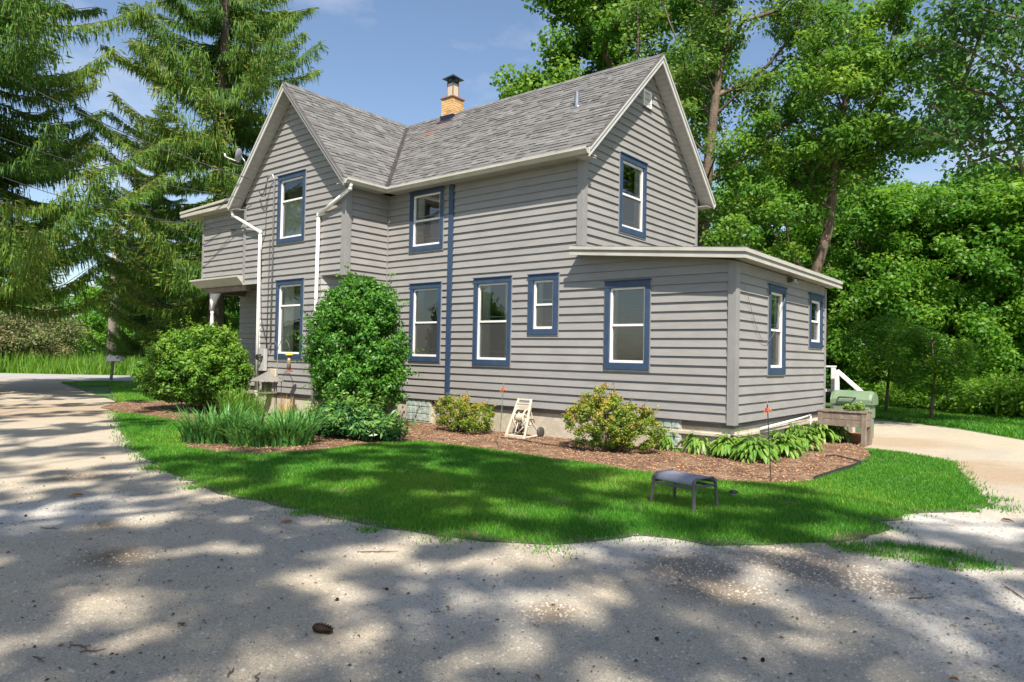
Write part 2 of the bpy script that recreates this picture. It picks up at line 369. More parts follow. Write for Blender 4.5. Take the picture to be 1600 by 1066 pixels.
# ------------------------------------------------------------------ the house
HX = (2.0, 2.0, 0.0)
house = thing('house', 'two storey farmhouse with grey lap siding, blue window trim and steep shingled gables', 'house', HX)
SB, CRS = 0.60, 0.165
W1, WL, DW, PW, WW = 6.02, 9.236, 5.294, 1.33, 4.618
ZE, ZR, OH, EO = 5.862, 8.731, .34, .343
ZS = 5.74                                      # soffit level
M1 = (ZR-ZE)/(DW/2+EO); M2 = (ZR-ZE)/(WW/2+EO)

class Frame:
    def __init__(s, o, u, n): s.o = np.array(o, float); s.u = np.array(u, float); s.n = np.array(n, float); s.z = np.array([0, 0, 1.])
    def p(s, u, z, d=0): return s.o+s.u*u+s.z*z+s.n*d
    def quadbox(s, mb, u0, u1, z0, z1, d0, d1):
        P = s.p; mb.add([P(u0,z0,d0),P(u1,z0,d0),P(u1,z1,d0),P(u0,z1,d0),P(u0,z0,d1),P(u1,z0,d1),P(u1,z1,d1),P(u0,z1,d1)],
                        [(0,3,2,1),(4,5,6,7),(0,1,5,4),(1,2,6,5),(2,3,7,6),(3,0,4,7)] if np.dot(np.cross(s.u, s.z), s.n) > 0 else
                        [(0,1,2,3),(4,7,6,5),(0,4,5,1),(1,5,6,2),(2,6,7,3),(3,7,4,0)])

def interp(pts, z):
    if z <= pts[0][0]: return pts[0][1]
    for (z0, a), (z1, b) in zip(pts, pts[1:]):
        if z <= z1: return a+(b-a)*(z-z0)/(z1-z0) if z1 > z0 else b
    return pts[-1][1]

def subtract(iv, holes):
    out = [iv]
    for h0, h1 in holes:
        nx = []
        for a, b in out:
            if h1 <= a or h0 >= b: nx.append((a, b)); continue
            if h0 > a: nx.append((a, h0))
            if h1 < b: nx.append((h1, b))
        out = nx
    return out

def side_wall(fr, left, right, z0, z1, holes=(), splits=(), boards=True, lo_board=None, name='wall'):
    """left/right: [(z,u)...] outlines; holes: outer trim rects (u0,u1,z0,z1); splits: vertical strips (u0,u1) that part the boards"""
    core = MB(); ins = [(a+.06, b-.06, c+.06, d-.06) for a, b, c, d in holes]
    zs = sorted(set([z0, z1] + [z for z, _ in left+right if z0 < z < z1] + [q for h in ins for q in h[2:] if z0 < q < z1]))
    for a, b in zip(zs, zs[1:]):
        m = (a+b)/2; hs = [(h[0], h[1]) for h in ins if h[2] <= m <= h[3]]
        la, lb, ra_, rb_ = interp(left, a+1e-6), interp(left, b-1e-6), interp(right, a+1e-6), interp(right, b-1e-6)
        for iv in subtract((interp(left, m), interp(right, m)), hs):
            l0, l1 = (la, lb) if abs(iv[0]-interp(left, m)) < 1e-6 else (iv[0], iv[0])
            r0, r1 = (ra_, rb_) if abs(iv[1]-interp(right, m)) < 1e-6 else (iv[1], iv[1])
            core.add([fr.p(l0, a, -.005), fr.p(r0, a, -.005), fr.p(r1, b, -.005), fr.p(l1, b, -.005)], [(0, 1, 2, 3)])
    w = core.build(name, M_core, house)
    if not boards: return w
    hb = [(a+.03, b-.03, c+.03, d-.03) for a, b, c, d in holes]
    n = int(math.ceil((z1-SB)/CRS)); flip = np.dot(np.cross(fr.u, fr.z), fr.n) < 0
    for i in range(n):
        r0, r1 = SB+i*CRS, SB+(i+1)*CRS
        if r1 <= z0+.02 or r0 >= z1-.02: continue
        a0, a1 = max(r0, z0), min(r1, z1)
        full = [(h[0], h[1]) for h in hb if h[2] <= a0+.004 and h[3] >= a1-.004] + list(splits)
        part = [h for h in hb if (h[2] < a1-.004 and h[3] > a0+.004) and not (h[2] <= a0+.004 and h[3] >= a1-.004)]
        m = (a0+a1)/2; L, R = interp(left, m), interp(right, m)
        if R-L < .03: continue
        jn = L+(R-L)*rnd.uniform(.15, .85) if R-L > 2.2 and rnd.random() < .42 else None
        if jn is not None and any(h[0]-.2 < jn < h[1]+.2 for h in list(hb)+[q+(0, 0) for q in splits]): jn = None
        for iv in subtract((L, R), full+([(jn, jn+.003)] if jn is not None else [])):
            if iv[1]-iv[0] < .02: continue
            mb = MB(); mb.cur = rnd.random(); dj = rnd.uniform(-.004, .003)
            zb = sorted(set([a0, a1] + [q for h in part for q in h[2:] if a0 < q < a1 and h[0] < iv[1] and h[1] > iv[0]] + [z for z, _ in left+right if a0 < z < a1]))
            for s0, s1 in zip(zb, zb[1:]):
                mm = (s0+s1)/2
                for jv in subtract(iv, [(h[0], h[1]) for h in part if h[2] <= mm <= h[3]]):
                    el, er = abs(jv[0]-L) < 1e-6, abs(jv[1]-R) < 1e-6
                    l0 = interp(left, s0+1e-6) if el else jv[0]; l1 = interp(left, s1-1e-6) if el else jv[0]
                    q0 = interp(right, s0+1e-6) if er else jv[1]; q1 = interp(right, s1-1e-6) if er else jv[1]
                    if q0-l0 < .01: continue
                    t = lambda z: dj+.036-.031*(z-r0)/CRS
                    vs = [fr.p(l0,s0,t(s0)),fr.p(q0,s0,t(s0)),fr.p(q1,s1,t(s1)),fr.p(l1,s1,t(s1)),fr.p(l0,s0,0),fr.p(q0,s0,0),fr.p(q1,s1,0),fr.p(l1,s1,0)]
                    fs = [(0,1,2,3),(1,5,6,2),(3,7,4,0)]
                    mb.add(vs, [f[::-1] for f in fs] if flip else fs)
            if mb.v: mb.build('siding_board', M_side, w)
    return w

def window(fr, u0, u1, z0, z1, rail=.5, side=.105, head=.12, sill=.125, inner='curtain', screen=True, out=.056, label=None, cw=.28):
    f = MB(); q = fr.quadbox
    q(f, u0, u0+side, z0+sill, z1-head, -.07, out); q(f, u1-side, u1, z0+sill, z1-head, -.07, out)
    q(f, u0, u1, z1-head, z1, -.07, out+.004); q(f, u0, u1, z0, z0+sill, -.07, out+.004)
    q(f, u0-.012, u1+.012, z1, z1+.022, 0, out+.03)                       # drip cap
    w = f.build('window', M_blue, house, bevel=.004)
    if label: w['label'] = label
    g = MB()                                                             # thin light edge of the siding channel
    q(g, u0-.016, u0-.001, z0-.012, z1-.002, -.003, .042); q(g, u1+.001, u1+.016, z0-.012, z1-.002, -.003, .042); q(g, u0-.016, u1+.016, z0-.030, z0-.001, -.003, .045)
    g.build('channel', M_trimg, w)
    a0, a1, b0, b1 = u0+side+.001, u1-side-.001, z0+sill+.001, z1-head-.001
    sw = .042; zr = b1-(b1-b0)*rail
    s = MB()
    q(s, a0, a0+sw, b0+sw*1.2, b1-sw, -.055, .012); q(s, a1-sw, a1, b0+sw*1.2, b1-sw, -.055, .012); q(s, a0, a1, b1-sw, b1, -.055, .012); q(s, a0, a1, b0, b0+sw*1.2, -.055, .016)
    q(s, a0+sw, a1-sw, zr-.022, zr+.022, -.052, .006)
    s.build('sash', M_white, w, bevel=.003)
    for c0, c1, dd in ((zr+.022, b1-sw, -.028), (b0+sw*1.2, zr-.022, -.040)):
        p = MB(); p.add([fr.p(a0+sw, c0, dd), fr.p(a1-sw, c0, dd), fr.p(a1-sw, c1, dd), fr.p(a0+sw, c1, dd)], [(0, 1, 2, 3)]); p.build('pane', M_glass, w)
    if screen:
        p = MB(); p.add([fr.p(a0+sw, b0+sw*1.2, -.012), fr.p(a1-sw, b0+sw*1.2, -.012), fr.p(a1-sw, zr-.022, -.012), fr.p(a0+sw, zr-.022, -.012)], [(0, 1, 2, 3)]); p.build('screen', M_screen, w)
    if screen:
        sb = MB(); q(sb, a0+sw, a1-sw, zr+.10, zr+.118, -.07, -.05); q(sb, a0+sw, a1-sw, b0+.17, b0+.186, -.075, -.055); sb2 = sb.build('storm_bar', M_white, w); tag(sb2, kind='stuff')
    wd = a1-a0
    def folds(c0, c1, e0, e1, d, n):
        p = MB(); vs = []; fs = []
        for i in range(n+1):
            t = i/n; dd = d+.02*math.sin(i*2.1)
            vs += [fr.p(c0+(c1-c0)*t, e0, dd), fr.p(c0+(c1-c0)*t, e1, dd)]
        fs = [(2*i, 2*i+2, 2*i+3, 2*i+1) for i in range(n)]; p.add(vs, fs); return p
    if inner in ('curtain', 'both'):
        folds(a0-.03, a0+wd*cw, b0-.05, b1+.05, -.10, 14).build('curtain', M_curtain, w)
        if inner == 'both': folds(a1-wd*.2, a1+.03, b0-.05, b1+.05, -.10, 12).build('curtain', M_curtain, w)
    if inner == 'shade':
        folds(a0-.03, a1+.03, b0-.05, zr+.04, -.09, 4).build('roller_shade', M_curtain, w)
        folds(a0-.03, a1+.03, zr+.05, b1+.05, -.2, 4).build('roller_shade', M_room, w)
    if inner == 'blind':
        p = MB(); k = int((b1-b0)/.03)
        for i in range(k):
            z = b0+.03*i; p.add([fr.p(a0, z, -.10), fr.p(a1, z, -.10), fr.p(a1, z+.02, -.122), fr.p(a0, z+.02, -.122)], [(0, 1, 2, 3)])
        p.build('blind', M_blind, w)
        folds(a0-.03, a0+wd*.13, b0-.05, b1+.05, -.09, 8).build('curtain', M_curtain, w)
    return w

# frames of the walls
FA = Frame((0, 0, 0), (1, 0, 0), (0, -1, 0))
FB = Frame((WL, 0, 0), (0, 1, 0), (1, 0, 0))
FC = Frame((W1, 0, 0), (0, 1, 0), (1, 0, 0))
FD = Frame((0, -PW, 0), (1, 0, 0), (0, -1, 0))
FE = Frame((0, -PW, 0), (0, 1, 0), (1, 0, 0))
wa = (.867, 2.048, 4.231, 5.715); wb = (.941, 2.032, 1.511, 3.417); wc = (3.101, 4.213, 1.472, 3.439); wd = (4.688, 5.482, 2.151, 3.43); we = (6.617, 7.608, 1.477, 3.185)
STR = (2.238, 2.386)
side_wall(FA, [(0, 0)], [(0, WL), (3.44, WL), (3.86, W1), (9, W1)], SB, ZS, [wa, wb, wc, wd, we], [STR])
wf = (1.555, 2.517, 1.44, 3.159); wg = (4.086, 5.057, 2.018, 3.19)
side_wall(FB, [(0, 0)], [(0, DW+.02)], SB, 3.42, [wf, wg])
ww = (1.373, 2.556, 4.475, 6.197)
zg = ZR-M1*(DW/2)-.16
side_wall(FC, [(0, 0), (zg, 0), (ZR-.17, DW/2-.01)], [(0, DW), (zg, DW), (ZR-.17, DW/2+.01)], 3.60, ZR-.17, [ww])
whh = (-2.95, -1.686, 4.581, 6.401); wi = (-2.90, -1.649, 1.502, 3.574)
zg2 = ZR-M2*(WW/2)-.16
CHL, CHR = -3.80, -.95
side_wall(FD, [(0, -WW), (zg2, -WW), (ZR-.17, -WW/2-.01)], [(0, 0), (zg2, 0), (ZR-.17, -WW/2+.01)], 3.62, ZR-.17, [whh])
side_wall(FD, [(0, CHL)], [(0, CHR)], SB, 3.62, [wi])
side_wall(FE, [(0, 0)], [(0, PW)], 3.62, ZS+.03)
side_wall(FE, [(0, .95)], [(0, PW)], SB, 3.62)
s2 = math.sqrt(.5)
side_wall(Frame((CHR, -PW, 0), (s2, s2, 0), (s2, -s2, 0)), [(0, 0)], [(0, .95/s2)], SB, 3.62)
side_wall(Frame((-WW, -PW+(CHL+WW), 0), (s2, -s2, 0), (-s2, -s2, 0)), [(0, 0)], [(0, (CHL+WW)/s2)], SB, 3.62, boards=False)
BXL = -7.08
FBX = Frame((0, -PW+.03, 0), (1, 0, 0), (0, -1, 0))
side_wall(FBX, [(0, BXL)], [(0, -WW-.001)], 3.83, 5.83)
side_wall(Frame((0, .02, 0), (1, 0, 0), (0, -1, 0)), [(0, -7.2)], [(0, -WW+.3)], SB, 3.62)
# unseen back walls, floors and ceilings that close the rooms
bk = MB()
def vq(x0, y0, x1, y1, z0, z1): bk.add([(x0, y0, z0), (x1, y1*1., z0), (x1, y1, z1), (x0, y0, z1)], [(0, 1, 2, 3)])
vq(-7.2, DW, WL, DW, SB, 3.45); vq(-WW, DW, W1, DW, 3.4, ZS+.1); vq(-7.2, .02, -7.2, DW, SB, ZS); vq(-7.08, -PW+.04, -7.08, 2.2, 3.8, 5.8)
vq(-7.2, 2.2, -WW, 2.2, 3.8, 5.8); vq(-WW, -PW, -WW, .0, 3.6, ZS+.2); vq(-WW, .0, -WW, DW, 3.4, ZS+.3)
bk.build('rear_wall', M_side, house)
fl = MB(); fl.box((-WW+.02, .03, .5), (WL-.02, DW-.02, .56)); fl.box((-WW+.02, -PW+.02, 3.63), (-.02, .02, 3.66)); fl.box((-WW+.02, .03, 3.48), (W1-.02, DW-.02, 3.58)); fl.box((CHL+.1, -PW+.02, .5), (CHR-.1, .02, .56))
fl.box((-7.18, .03, .5), (-WW, DW-.02, .56)); fl.box((-7.07, -PW+.05, 3.64), (-WW-.01, 2.19, 3.80))
fl.build('floor_slab', M_room, house)
pw = MB(); pw.box((2.9, .05, .57), (2.96, DW-.03, 3.47)); pw.box((5.9, .05, .57), (5.96, DW-.03, 3.47)); pw.box((-WW+.02, 2.6, .57), (2.88, 2.66, 3.47)); pw.box((2.98, 3.0, .57), (5.88, 3.06, 3.47)); pw.box((-WW+.02, 2.6, 3.68), (W1-.03, 2.66, 6.9))
pw.build('partition', M_core, house)

for fr, w_, kw in ((FA, wa, dict(inner='both', head=.09)), (FA, wb, dict(inner='both')), (FA, wc, dict(inner='both', cw=.3)), (FA, wd, dict(side=.13, inner='curtain')), (FA, we, dict(inner='blind', screen=False)),
                   (FB, wf, dict(inner='both')), (FB, wg, dict(inner='curtain')), (FC, ww, dict(inner='both')), (FD, whh, dict(rail=.36, inner='shade', screen=False)), (FD, wi, dict(rail=.3, screen=False, inner='curtain', cw=.48))):
    window(fr, *w_, **kw)

# corner boards, blue strip
cb = MB()
def corner(x, y, z0, z1, sx, sy, w=.11, t=.046):
    c = MB(); xa = x+sx*t; ya = y+sy*t
    c.box((min(x-sx*w, xa), min(y, ya), z0), (max(x-sx*w, xa), max(y, ya), z1))
    c.box((min(x, xa), min(y-sy*w, y-sy*.0005), z0), (max(x, xa), max(y-sy*w, y-sy*.0005), z1))
    return c.build('corner_board', M_trimg, house, bevel=.004)
corner(WL, 0, SB-.04, 3.42, 1, -1); corner(WL, DW+.02, SB-.04, 3.40, 1, 1, .06); corner(W1, 0, 3.93, ZS, 1, -1); corner(W1, DW, 3.8, zg, 1, 1, .07)
corner(0, -PW, 3.58, ZS, 1, -1, .13); corner(-WW, -PW, 3.60, ZS, -1, -1, .06); corner(BXL, -PW+.03, 3.82, 5.8, -1, -1, .05)
MB().box((CHL-.035, -PW-.05, SB-.03), (CHL+.12, -PW+.0, 3.60)).build('corner_board', M_white, house, bevel=.004)
MB().box((-.03, -.046, SB), (.046, -.002, ZS-.002)).build('corner_board', M_trimg, house)
MB().box((STR[0], -.06, SB+.02), (STR[1], .0, ZS-.01)).build('trim_strip', M_blue, house, bevel=.004)['label'] = 'tall blue vertical board on long wall'
# cut-away corner soffits under the upper floor
cs = MB(); cs.add([(CHL-.02, -PW-.001, 3.612), (-WW-.02, -PW-.001, 3.612), (-WW-.02, -PW+.85, 3.612)], [(0, 1, 2)]); cs.add([(CHR, -PW-.001, 3.612), (.02, -PW-.001, 3.612), (.02, -.35, 3.612)], [(0, 1, 2)])
cs.box((-WW-.02, -PW-.05, 3.56), (CHL-.037, -PW-.0, 3.62)); cs.build('bay_soffit', M_soff, house)
# foundation
fo = MB(); Z_ = -.1
fo.box((.0, .06, Z_), (WL-.06, DW-.05, SB-.002)); fo.box((CHL+.03, -PW+.05, Z_), (CHR-.04, .05, SB-.002)); fo.box((-7.1, .1, Z_), (-.001, DW-.06, SB-.004)); fo.box((CHR-.05, -.9, Z_), (-.05, .055, SB-.006))
fo.build('foundation', M_conc, house, bevel=.01)
led = MB(); led.box((7.9, .0, .34), (WL+.02, .058, .40)); led.box((WL-.058, .0, .34), (WL+.02, DW-.1, .40)); led.build('foundation_ledge', M_conc, house, bevel=.008)
pipe = MB(); pipe.tube([(WL+.05, 1.2, .44), (WL+.05, 3.5, .50), (WL+.05, 4.2, .53)], .022, 8); pipe.tube([(WL+.05, 4.2, .54), (WL+.05, 4.22, .1)], .022, 8); pipe.build('drain_pipe', M_white, house, True)
# glass block basement windows
def blocks(x0, x1, z0, z1, nx, nz):
    b = MB(); b.box((x0-.03, .02, z0-.03), (x1+.03, .10, z1)); w = b.build('basement_window', M_conc, house)
    sx, sz = (x1-x0)/nx, (z1-z0)/nz
    for i in range(nx):
        for j in range(nz):
            p = MB(); p.box((x0+i*sx+.007, .004, z0+j*sz+.007), (x0+(i+1)*sx-.007, .03, z0+(j+1)*sz-.007)); p.build('glass_block', M_block, w, bevel=.012)
blocks(.86, 1.70, .06, .585, 5, 3); blocks(7.72, 8.22, .10, .585, 3, 3)

# ------------------------------------------------------------------ roofs
TH = .11
def slab(mb, a, b, c, d, th=TH):
    vs = [np.array(p, float) for p in (a, b, c, d)]; lo = [p-np.array([0, 0, th]) for p in vs]
    mb.add(vs+lo, [(0,1,2,3),(7,6,5,4),(0,4,5,1),(1,5,6,2),(2,6,7,3),(3,7,4,0)])
zM = lambda y: ZR-M1*abs(y-DW/2)
zW = lambda x: ZR-M2*abs(x+WW/2)
XE = W1+OH; YF = -PW-OH
rf = MB()
slab(rf, (EO, -EO, ZE), (XE, -EO, ZE), (XE, DW/2, ZR), (-WW/2, DW/2, ZR))
slab(rf, (XE, DW+EO, ZE), (-WW-EO, DW+EO, ZE), (-WW-EO, DW/2, ZR), (XE, DW/2, ZR))
slab(rf, (EO, YF, ZE), (EO, -EO, ZE), (-WW/2, DW/2, ZR), (-WW/2, YF, ZR))
slab(rf, (-WW-EO, DW/2, ZE), (-WW-EO, YF, ZE), (-WW/2, YF, ZR), (-WW/2, DW/2, ZR))
roof = rf.build('roof', M_deck, house)
def shingles(name, row0, rowdir, nslope, smax, x0f, x1f, horiz, seed, stain=None):
    """tabs laid course by course: point(s,t) = row0 + rowdir*s + horiz*t, butt raised along nslope"""
    r = random.Random(seed); V = []; F = []; T = []
    ex = .138; n = int(smax/ex)+1; row0 = np.array(row0, float); rd = np.array(rowdir, float); hd = np.array(horiz, float); nn = np.array(nslope, float)
    for i in range(n):
        s0, s1 = i*ex-.0, min((i+1)*ex+.02, smax)
        if s1-s0 < .03: continue
        a0, b0, a1, b1 = x0f(s0), x1f(s0), x0f(s1), x1f(s1)
        t = min(a0, a1)-r.random()*.3
        while t < max(b0, b1):
            w = r.choice((.11, .16, .2, .26, .33))*r.uniform(.85, 1.15); u0, u1 = t+.002, t+w-.002; t += w
            th = r.choice((.011, .014, .022, .025)); q = r.random()
            tn = q*.6 if r.random() < .45 else .35+q*.6
            dx = r.uniform(-.006, .006)
            cl = lambda v, lo, hi: min(max(v, lo), hi)
            c = [row0+rd*(s0+dx)+hd*cl(u0, a0, b0), row0+rd*(s0+dx)+hd*cl(u1, a0, b0), row0+rd*s1+hd*cl(u1, a1, b1), row0+rd*s1+hd*cl(u0, a1, b1)]
            if cl(u1, a0, b0)-cl(u0, a0, b0) < .01 and cl(u1, a1, b1)-cl(u0, a1, b1) < .01: continue
            if stain is not None and stain(row0+rd*s0+hd*u0, r): tn = 1.0
            else: tn = min(tn, .96)
            b = len(V)
            V += [c[0]+nn*th, c[1]+nn*th, c[2]+nn*.004, c[3]+nn*.004, c[0]-nn*.004, c[1]-nn*.004]
            F += [(b, b+1, b+2, b+3), (b+4, b+5, b+1, b), (b+4, b, b+3, b+3), (b+1, b+5, b+2, b+2)]
            T += [tn]*6
    F = [tuple(dict.fromkeys(f)) for f in F]
    me = bpy.data.meshes.new(name); me.from_pydata([tuple(v) for v in V], [], F); me.update()
    a = me.attributes.new('tint', 'FLOAT', 'POINT'); a.data.foreach_set('value', T)
    o = mobj(name, me, M_shing, house); tag(o, kind='stuff'); return o
c1 = 1/math.sqrt(1+M1*M1); L1 = (DW/2+EO)/c1
vx = lambda s: EO-(EO+WW/2)*(s/L1)
shingles('shingles', (0, -EO, ZE), (0, c1, M1*c1), (0, -M1*c1, c1), L1, lambda s: vx(s)+.08, lambda s: XE, (1, 0, 0), 11,
         lambda p, r: (abs(p[0]+.45+.35*(2.3-p[1])) < .10+.22*r.random() and 1.55 < p[1] < 2.6 and r.random() < .62))
c2 = 1/math.sqrt(1+M2*M2); L2 = (WW/2+EO)/c2
vy = lambda s: -EO+(EO+DW/2)*(s/L2)
shingles('shingles', (EO, 0, ZE), (-c2, 0, M2*c2), (M2*c2, 0, c2), L2, lambda s: YF, lambda s: vy(s)-.08, (0, 1, 0), 12)
# valley flashing, ridge caps
vf = MB(); va, vb = np.array([EO, -EO, ZE+.012]), np.array([-WW/2, DW/2, ZR+.012]); 
e1 = np.array([.11, 0, 0.0]); e2 = np.array([0, -.11, 0.0])
vf.add([va+e1, vb+e1, vb, va], [(0, 1, 2, 3)]); vf.add([va, vb, vb+e2, va+e2], [(0, 1, 2, 3)]); 
vf.build('valley_flashing', M_valley, house)
rc = MB(); r_ = random.Random(4)
def cap(p, q, half, slope, hd):
    p, q, hd = [np.array(v, float) for v in (p, q, hd)]; n = int(np.linalg.norm(q-p)/.14)
    for i in range(n):
        a = p+(q-p)*i/n; b = p+(q-p)*(i+1.25)/n; rc.cur = r_.uniform(.1, .95)
        u = np.array([0, 0, .034]); dn = np.array([0, 0, slope*half])
        rc.add([a+u, b+u*.6, b+hd*half-dn+u*.6, a+hd*half-dn+u, b-hd*half-dn+u*.6, a-hd*half-dn+u, a+hd*half-dn, a-hd*half-dn, a-u*.2], [(0, 1, 2, 3), (0, 5, 4, 1), (0, 3, 6, 8), (0, 8, 7, 5)])
cap((XE, DW/2, ZR), (-WW/2, DW/2, ZR), .13, M1, (0, 1, 0)); cap((-WW/2, YF, ZR), (-WW/2, DW/2, ZR), .13, M2, (1, 0, 0))
tag(rc.build('ridge_shingles', M_shing, house), kind='stuff')
# rake fascia and soffit panels
def rake(p_e, p_r, outn, inw, wall):
    """p_e eave end, p_r ridge end (top edge), outn outward normal of gable, inw horizontal across-roof direction"""
    p_e, p_r, outn = [np.array(v, float) for v in (p_e, p_r, outn)]; z = np.array([0, 0, 1.])
    f = MB(); d = p_r-p_e
    f.obox(p_e+outn*.004-z*.20, d, outn*.03, z*.185); o = f.build('rake_fascia', M_trimg if wall == 'g' else M_rake, house)
    f = MB(); f.obox(p_e+outn*.035-z*.075, d, outn*.022, z*.068); f.build('rake_trim', M_trimg if wall == 'g' else M_rake, o)
    f = MB(); f.obox(p_e+outn*.01-z*.012, d, outn*.05, z*.016); f.build('drip_edge', M_flash, o)
    sp = MB(); n = int(np.linalg.norm(d)/.135); s = sp
    first = None
    base = MB(); base.obox(p_e-outn*(OH-.03)-z*.155, d, outn*(OH-.03), z*.02); so_ = base.build('rake_soffit', M_trimg, house)
    for i in range(n):
        a = p_e+d*(i+.03)/n; b = p_e+d*(i+.97)/n; q = MB(); q.obox(a-outn*(OH-.03)-z*.168, b-a, outn*(OH-.03), z*.012); q.build('soffit_panel', M_soff, so_)
rake((XE, -EO, ZE), (XE, DW/2, ZR), (1, 0, 0), None, 'w'); rake((XE, DW+EO, ZE), (XE, DW/2, ZR), (1, 0, 0), None, 'w')
rake((EO, YF, ZE), (-WW/2, YF, ZR), (0, -1, 0), None, 'g'); rake((-WW-EO, YF, ZE), (-WW/2, YF, ZR), (0, -1, 0), None, 'w')
# boxed eaves, gutters
ev = MB(); ev.box((EO-.02, -EO+.02, ZS), (XE-.03, -.002, ZS+.025)); ev.box((.003, YF+.03, ZS), (EO-.03, -EO+.02, ZS+.025)); ev.build('eave_soffit', M_soff, house)
ev = MB(); ev.box((EO-.02, -EO-.002, ZS-.01), (XE-.01, -EO+.02, ZE-.03)); ev.box((EO-.02, YF+.02, ZS-.01), (EO+.002, -EO+.02, ZE-.03)); ev.build('eave_fascia', M_cream, house)
def gutter(p, q, out, name='gutter'):
    p, q, out = [np.array(v, float) for v in (p, q, out)]; z = np.array([0, 0, 1.]); d = q-p
    prof = [(0, 0), (.06, 0), (.10, .05), (.125, .075), (.125, .125), (.108, .125), (.108, .08), (.055, .012), (.012, .012), (.012, .12), (0, .12)]
    m = MB(); k = len(prof); vs = [p+out*a+z*b for a, b in prof]+[q+out*a+z*b for a, b in prof]
    m.add(vs, [(i, (i+1) % k, k+(i+1) % k, k+i) for i in range(k)]+[tuple(range(k))[::-1], tuple(range(k, 2*k))]); return m.build(name, M_cream, house)
gutter((EO+.12, -EO-.004, ZE-.145), (XE+.02, -EO-.004, ZE-.145), (0, -1, 0)); gutter((EO+.004, YF+.0, ZE-.145), (EO+.004, -EO-.0, ZE-.145), (1, 0, 0))
gutter((-WW-EO-.004, YF, ZE-.145), (-WW-EO-.004, DW/2, ZE-.145), (-1, 0, 0)); gutter((XE+.02, DW+EO+.004, ZE-.145), (-WW, DW+EO+.004, ZE-.145), (0, 1, 0))
ev = MB(); ev.box((W1+.01, DW+.0, ZE-.165), (XE-.03, DW+EO-.02, ZE-.15)); ev.box((W1+.01, -EO+.03, ZE-.162), (XE-.03, -.0, ZE-.15)); ev.box((-WW-EO+.02, YF+.03, ZE-.165), (-WW-.003, -PW, ZE-.15)); ev.build('eave_return', M_soff, house)

# chimney
CX0, CX1, CY0, CY1, CZ1 = -.60, -.145, 2.40, 2.86, 9.13
ch = MB().box((CX0+.012, CY0+.012, 8.2), (CX1-.012, CY1-.012, CZ1)).build('chimney', M_mortar, house); ch['label'] = 'tan brick chimney with square metal flue and dark cap'
r_ = random.Random(5); bh, bl = .066, .2
for k in range(int((CZ1-8.42)/bh)):
    z0 = 8.42+k*bh
    for face in range(4):
        Lf = .46; e = -(k % 2)*bl*.5
        while e < Lf:
            a, b = max(e, 0)+.005, min(e+bl, Lf)-.005; e += bl
            if b-a < .03: continue
            jt = r_.uniform(-.003, .004); m = MB(); m.cur = r_.random()
            if face == 0: m.box((CX0+a, CY0-jt, z0+.004), (CX0+b, CY0+.06, z0+bh-.005))
            elif face == 1: m.box((CX1-.06, CY0+a+.0, z0+.004), (CX1+jt, CY0+b, z0+bh-.005))
            elif face == 2: m.box((CX0+a, CY1-.06, z0+.004), (CX0+b, CY1+jt, z0+bh-.005))
            else: m.box((CX0-jt, CY0+a, z0+.004), (CX0+.06, CY0+b, z0+bh-.005))
            m.build('brick', M_brick, ch)
m = MB().box((CX0-.03, CY0-.03, CZ1-.002), (CX1+.03, CY1+.03, CZ1+.045)); m.build('crown', M_rust, ch, bevel=.01)
cx, cy = (CX0+CX1)/2, (CY0+CY1)/2
m = MB().box((cx-.115, cy-.115, CZ1+.04), (cx+.115, cy+.115, 9.62)); m.build('flue', M_flue, ch)
m = MB()
for sx in (-1, 1):
    for sy in (-1, 1): m.box((cx+sx*.112-.012, cy+sy*.112-.012, CZ1+.045), (cx+sx*.112+.012, cy+sy*.112+.012, 9.63))
m.build('corner_strap', M_rust, ch)
m = MB().box((cx-.12, cy-.12, 9.60), (cx+.12, cy+.12, 9.67))
for sx in (-1, 1):
    for sy in (-1, 1): m.box((cx+sx*.105-.012, cy+sy*.105-.012, 9.66), (cx+sx*.105+.012, cy+sy*.105+.012, 9.74))
m.build('flue_collar', M_black, ch)
h_ = .235; m = MB(); m.add([(cx-h_, cy-h_, 9.735), (cx+h_, cy-h_, 9.735), (cx+h_, cy+h_, 9.735), (cx-h_, cy+h_, 9.735), (cx-.02, cy-.02, 9.90), (cx+.02, cy-.02, 9.90), (cx+.02, cy+.02, 9.90), (cx-.02, cy+.02, 9.90)],
    [(3,2,1,0),(0,1,5,4),(1,2,6,5),(2,3,7,6),(3,0,4,7),(4,5,6,7)]); m.build('chimney_cap', M_black, ch)
m = MB(); fz = lambda y: zM(y)
for (xa, ya, xb, yb) in ((CX0-.02, CY0-.02, CX1+.02, CY0-.02), (CX1+.02, CY0-.02, CX1+.02, CY1+.02)):
    m.add([(xa, ya, fz(ya)-.02), (xb, yb, fz(yb)-.02), (xb, yb, max(fz(yb), 8.5)+.13), (xa, ya, fz(ya)+.16)], [(0, 1, 2, 3)])
m.add([(CX0-.02, CY0-.02, 8.3), (CX0-.02, CY1, 8.3), (CX0-.02, CY1, 8.7), (CX0-.02, CY0-.02, 8.66)], [(0, 1, 2, 3)]); m.add([(CX0-.05, CY0-.16, fz(CY0-.16)+.03), (CX1+.05, CY0-.16, fz(CY0-.16)+.03), (CX1+.05, CY0-.02, fz(CY0-.02)+.03), (CX0-.05, CY0-.02, fz(CY0-.02)+.03)], [(0, 1, 2, 3)])
m.build('chimney_flashing', M_black, ch)
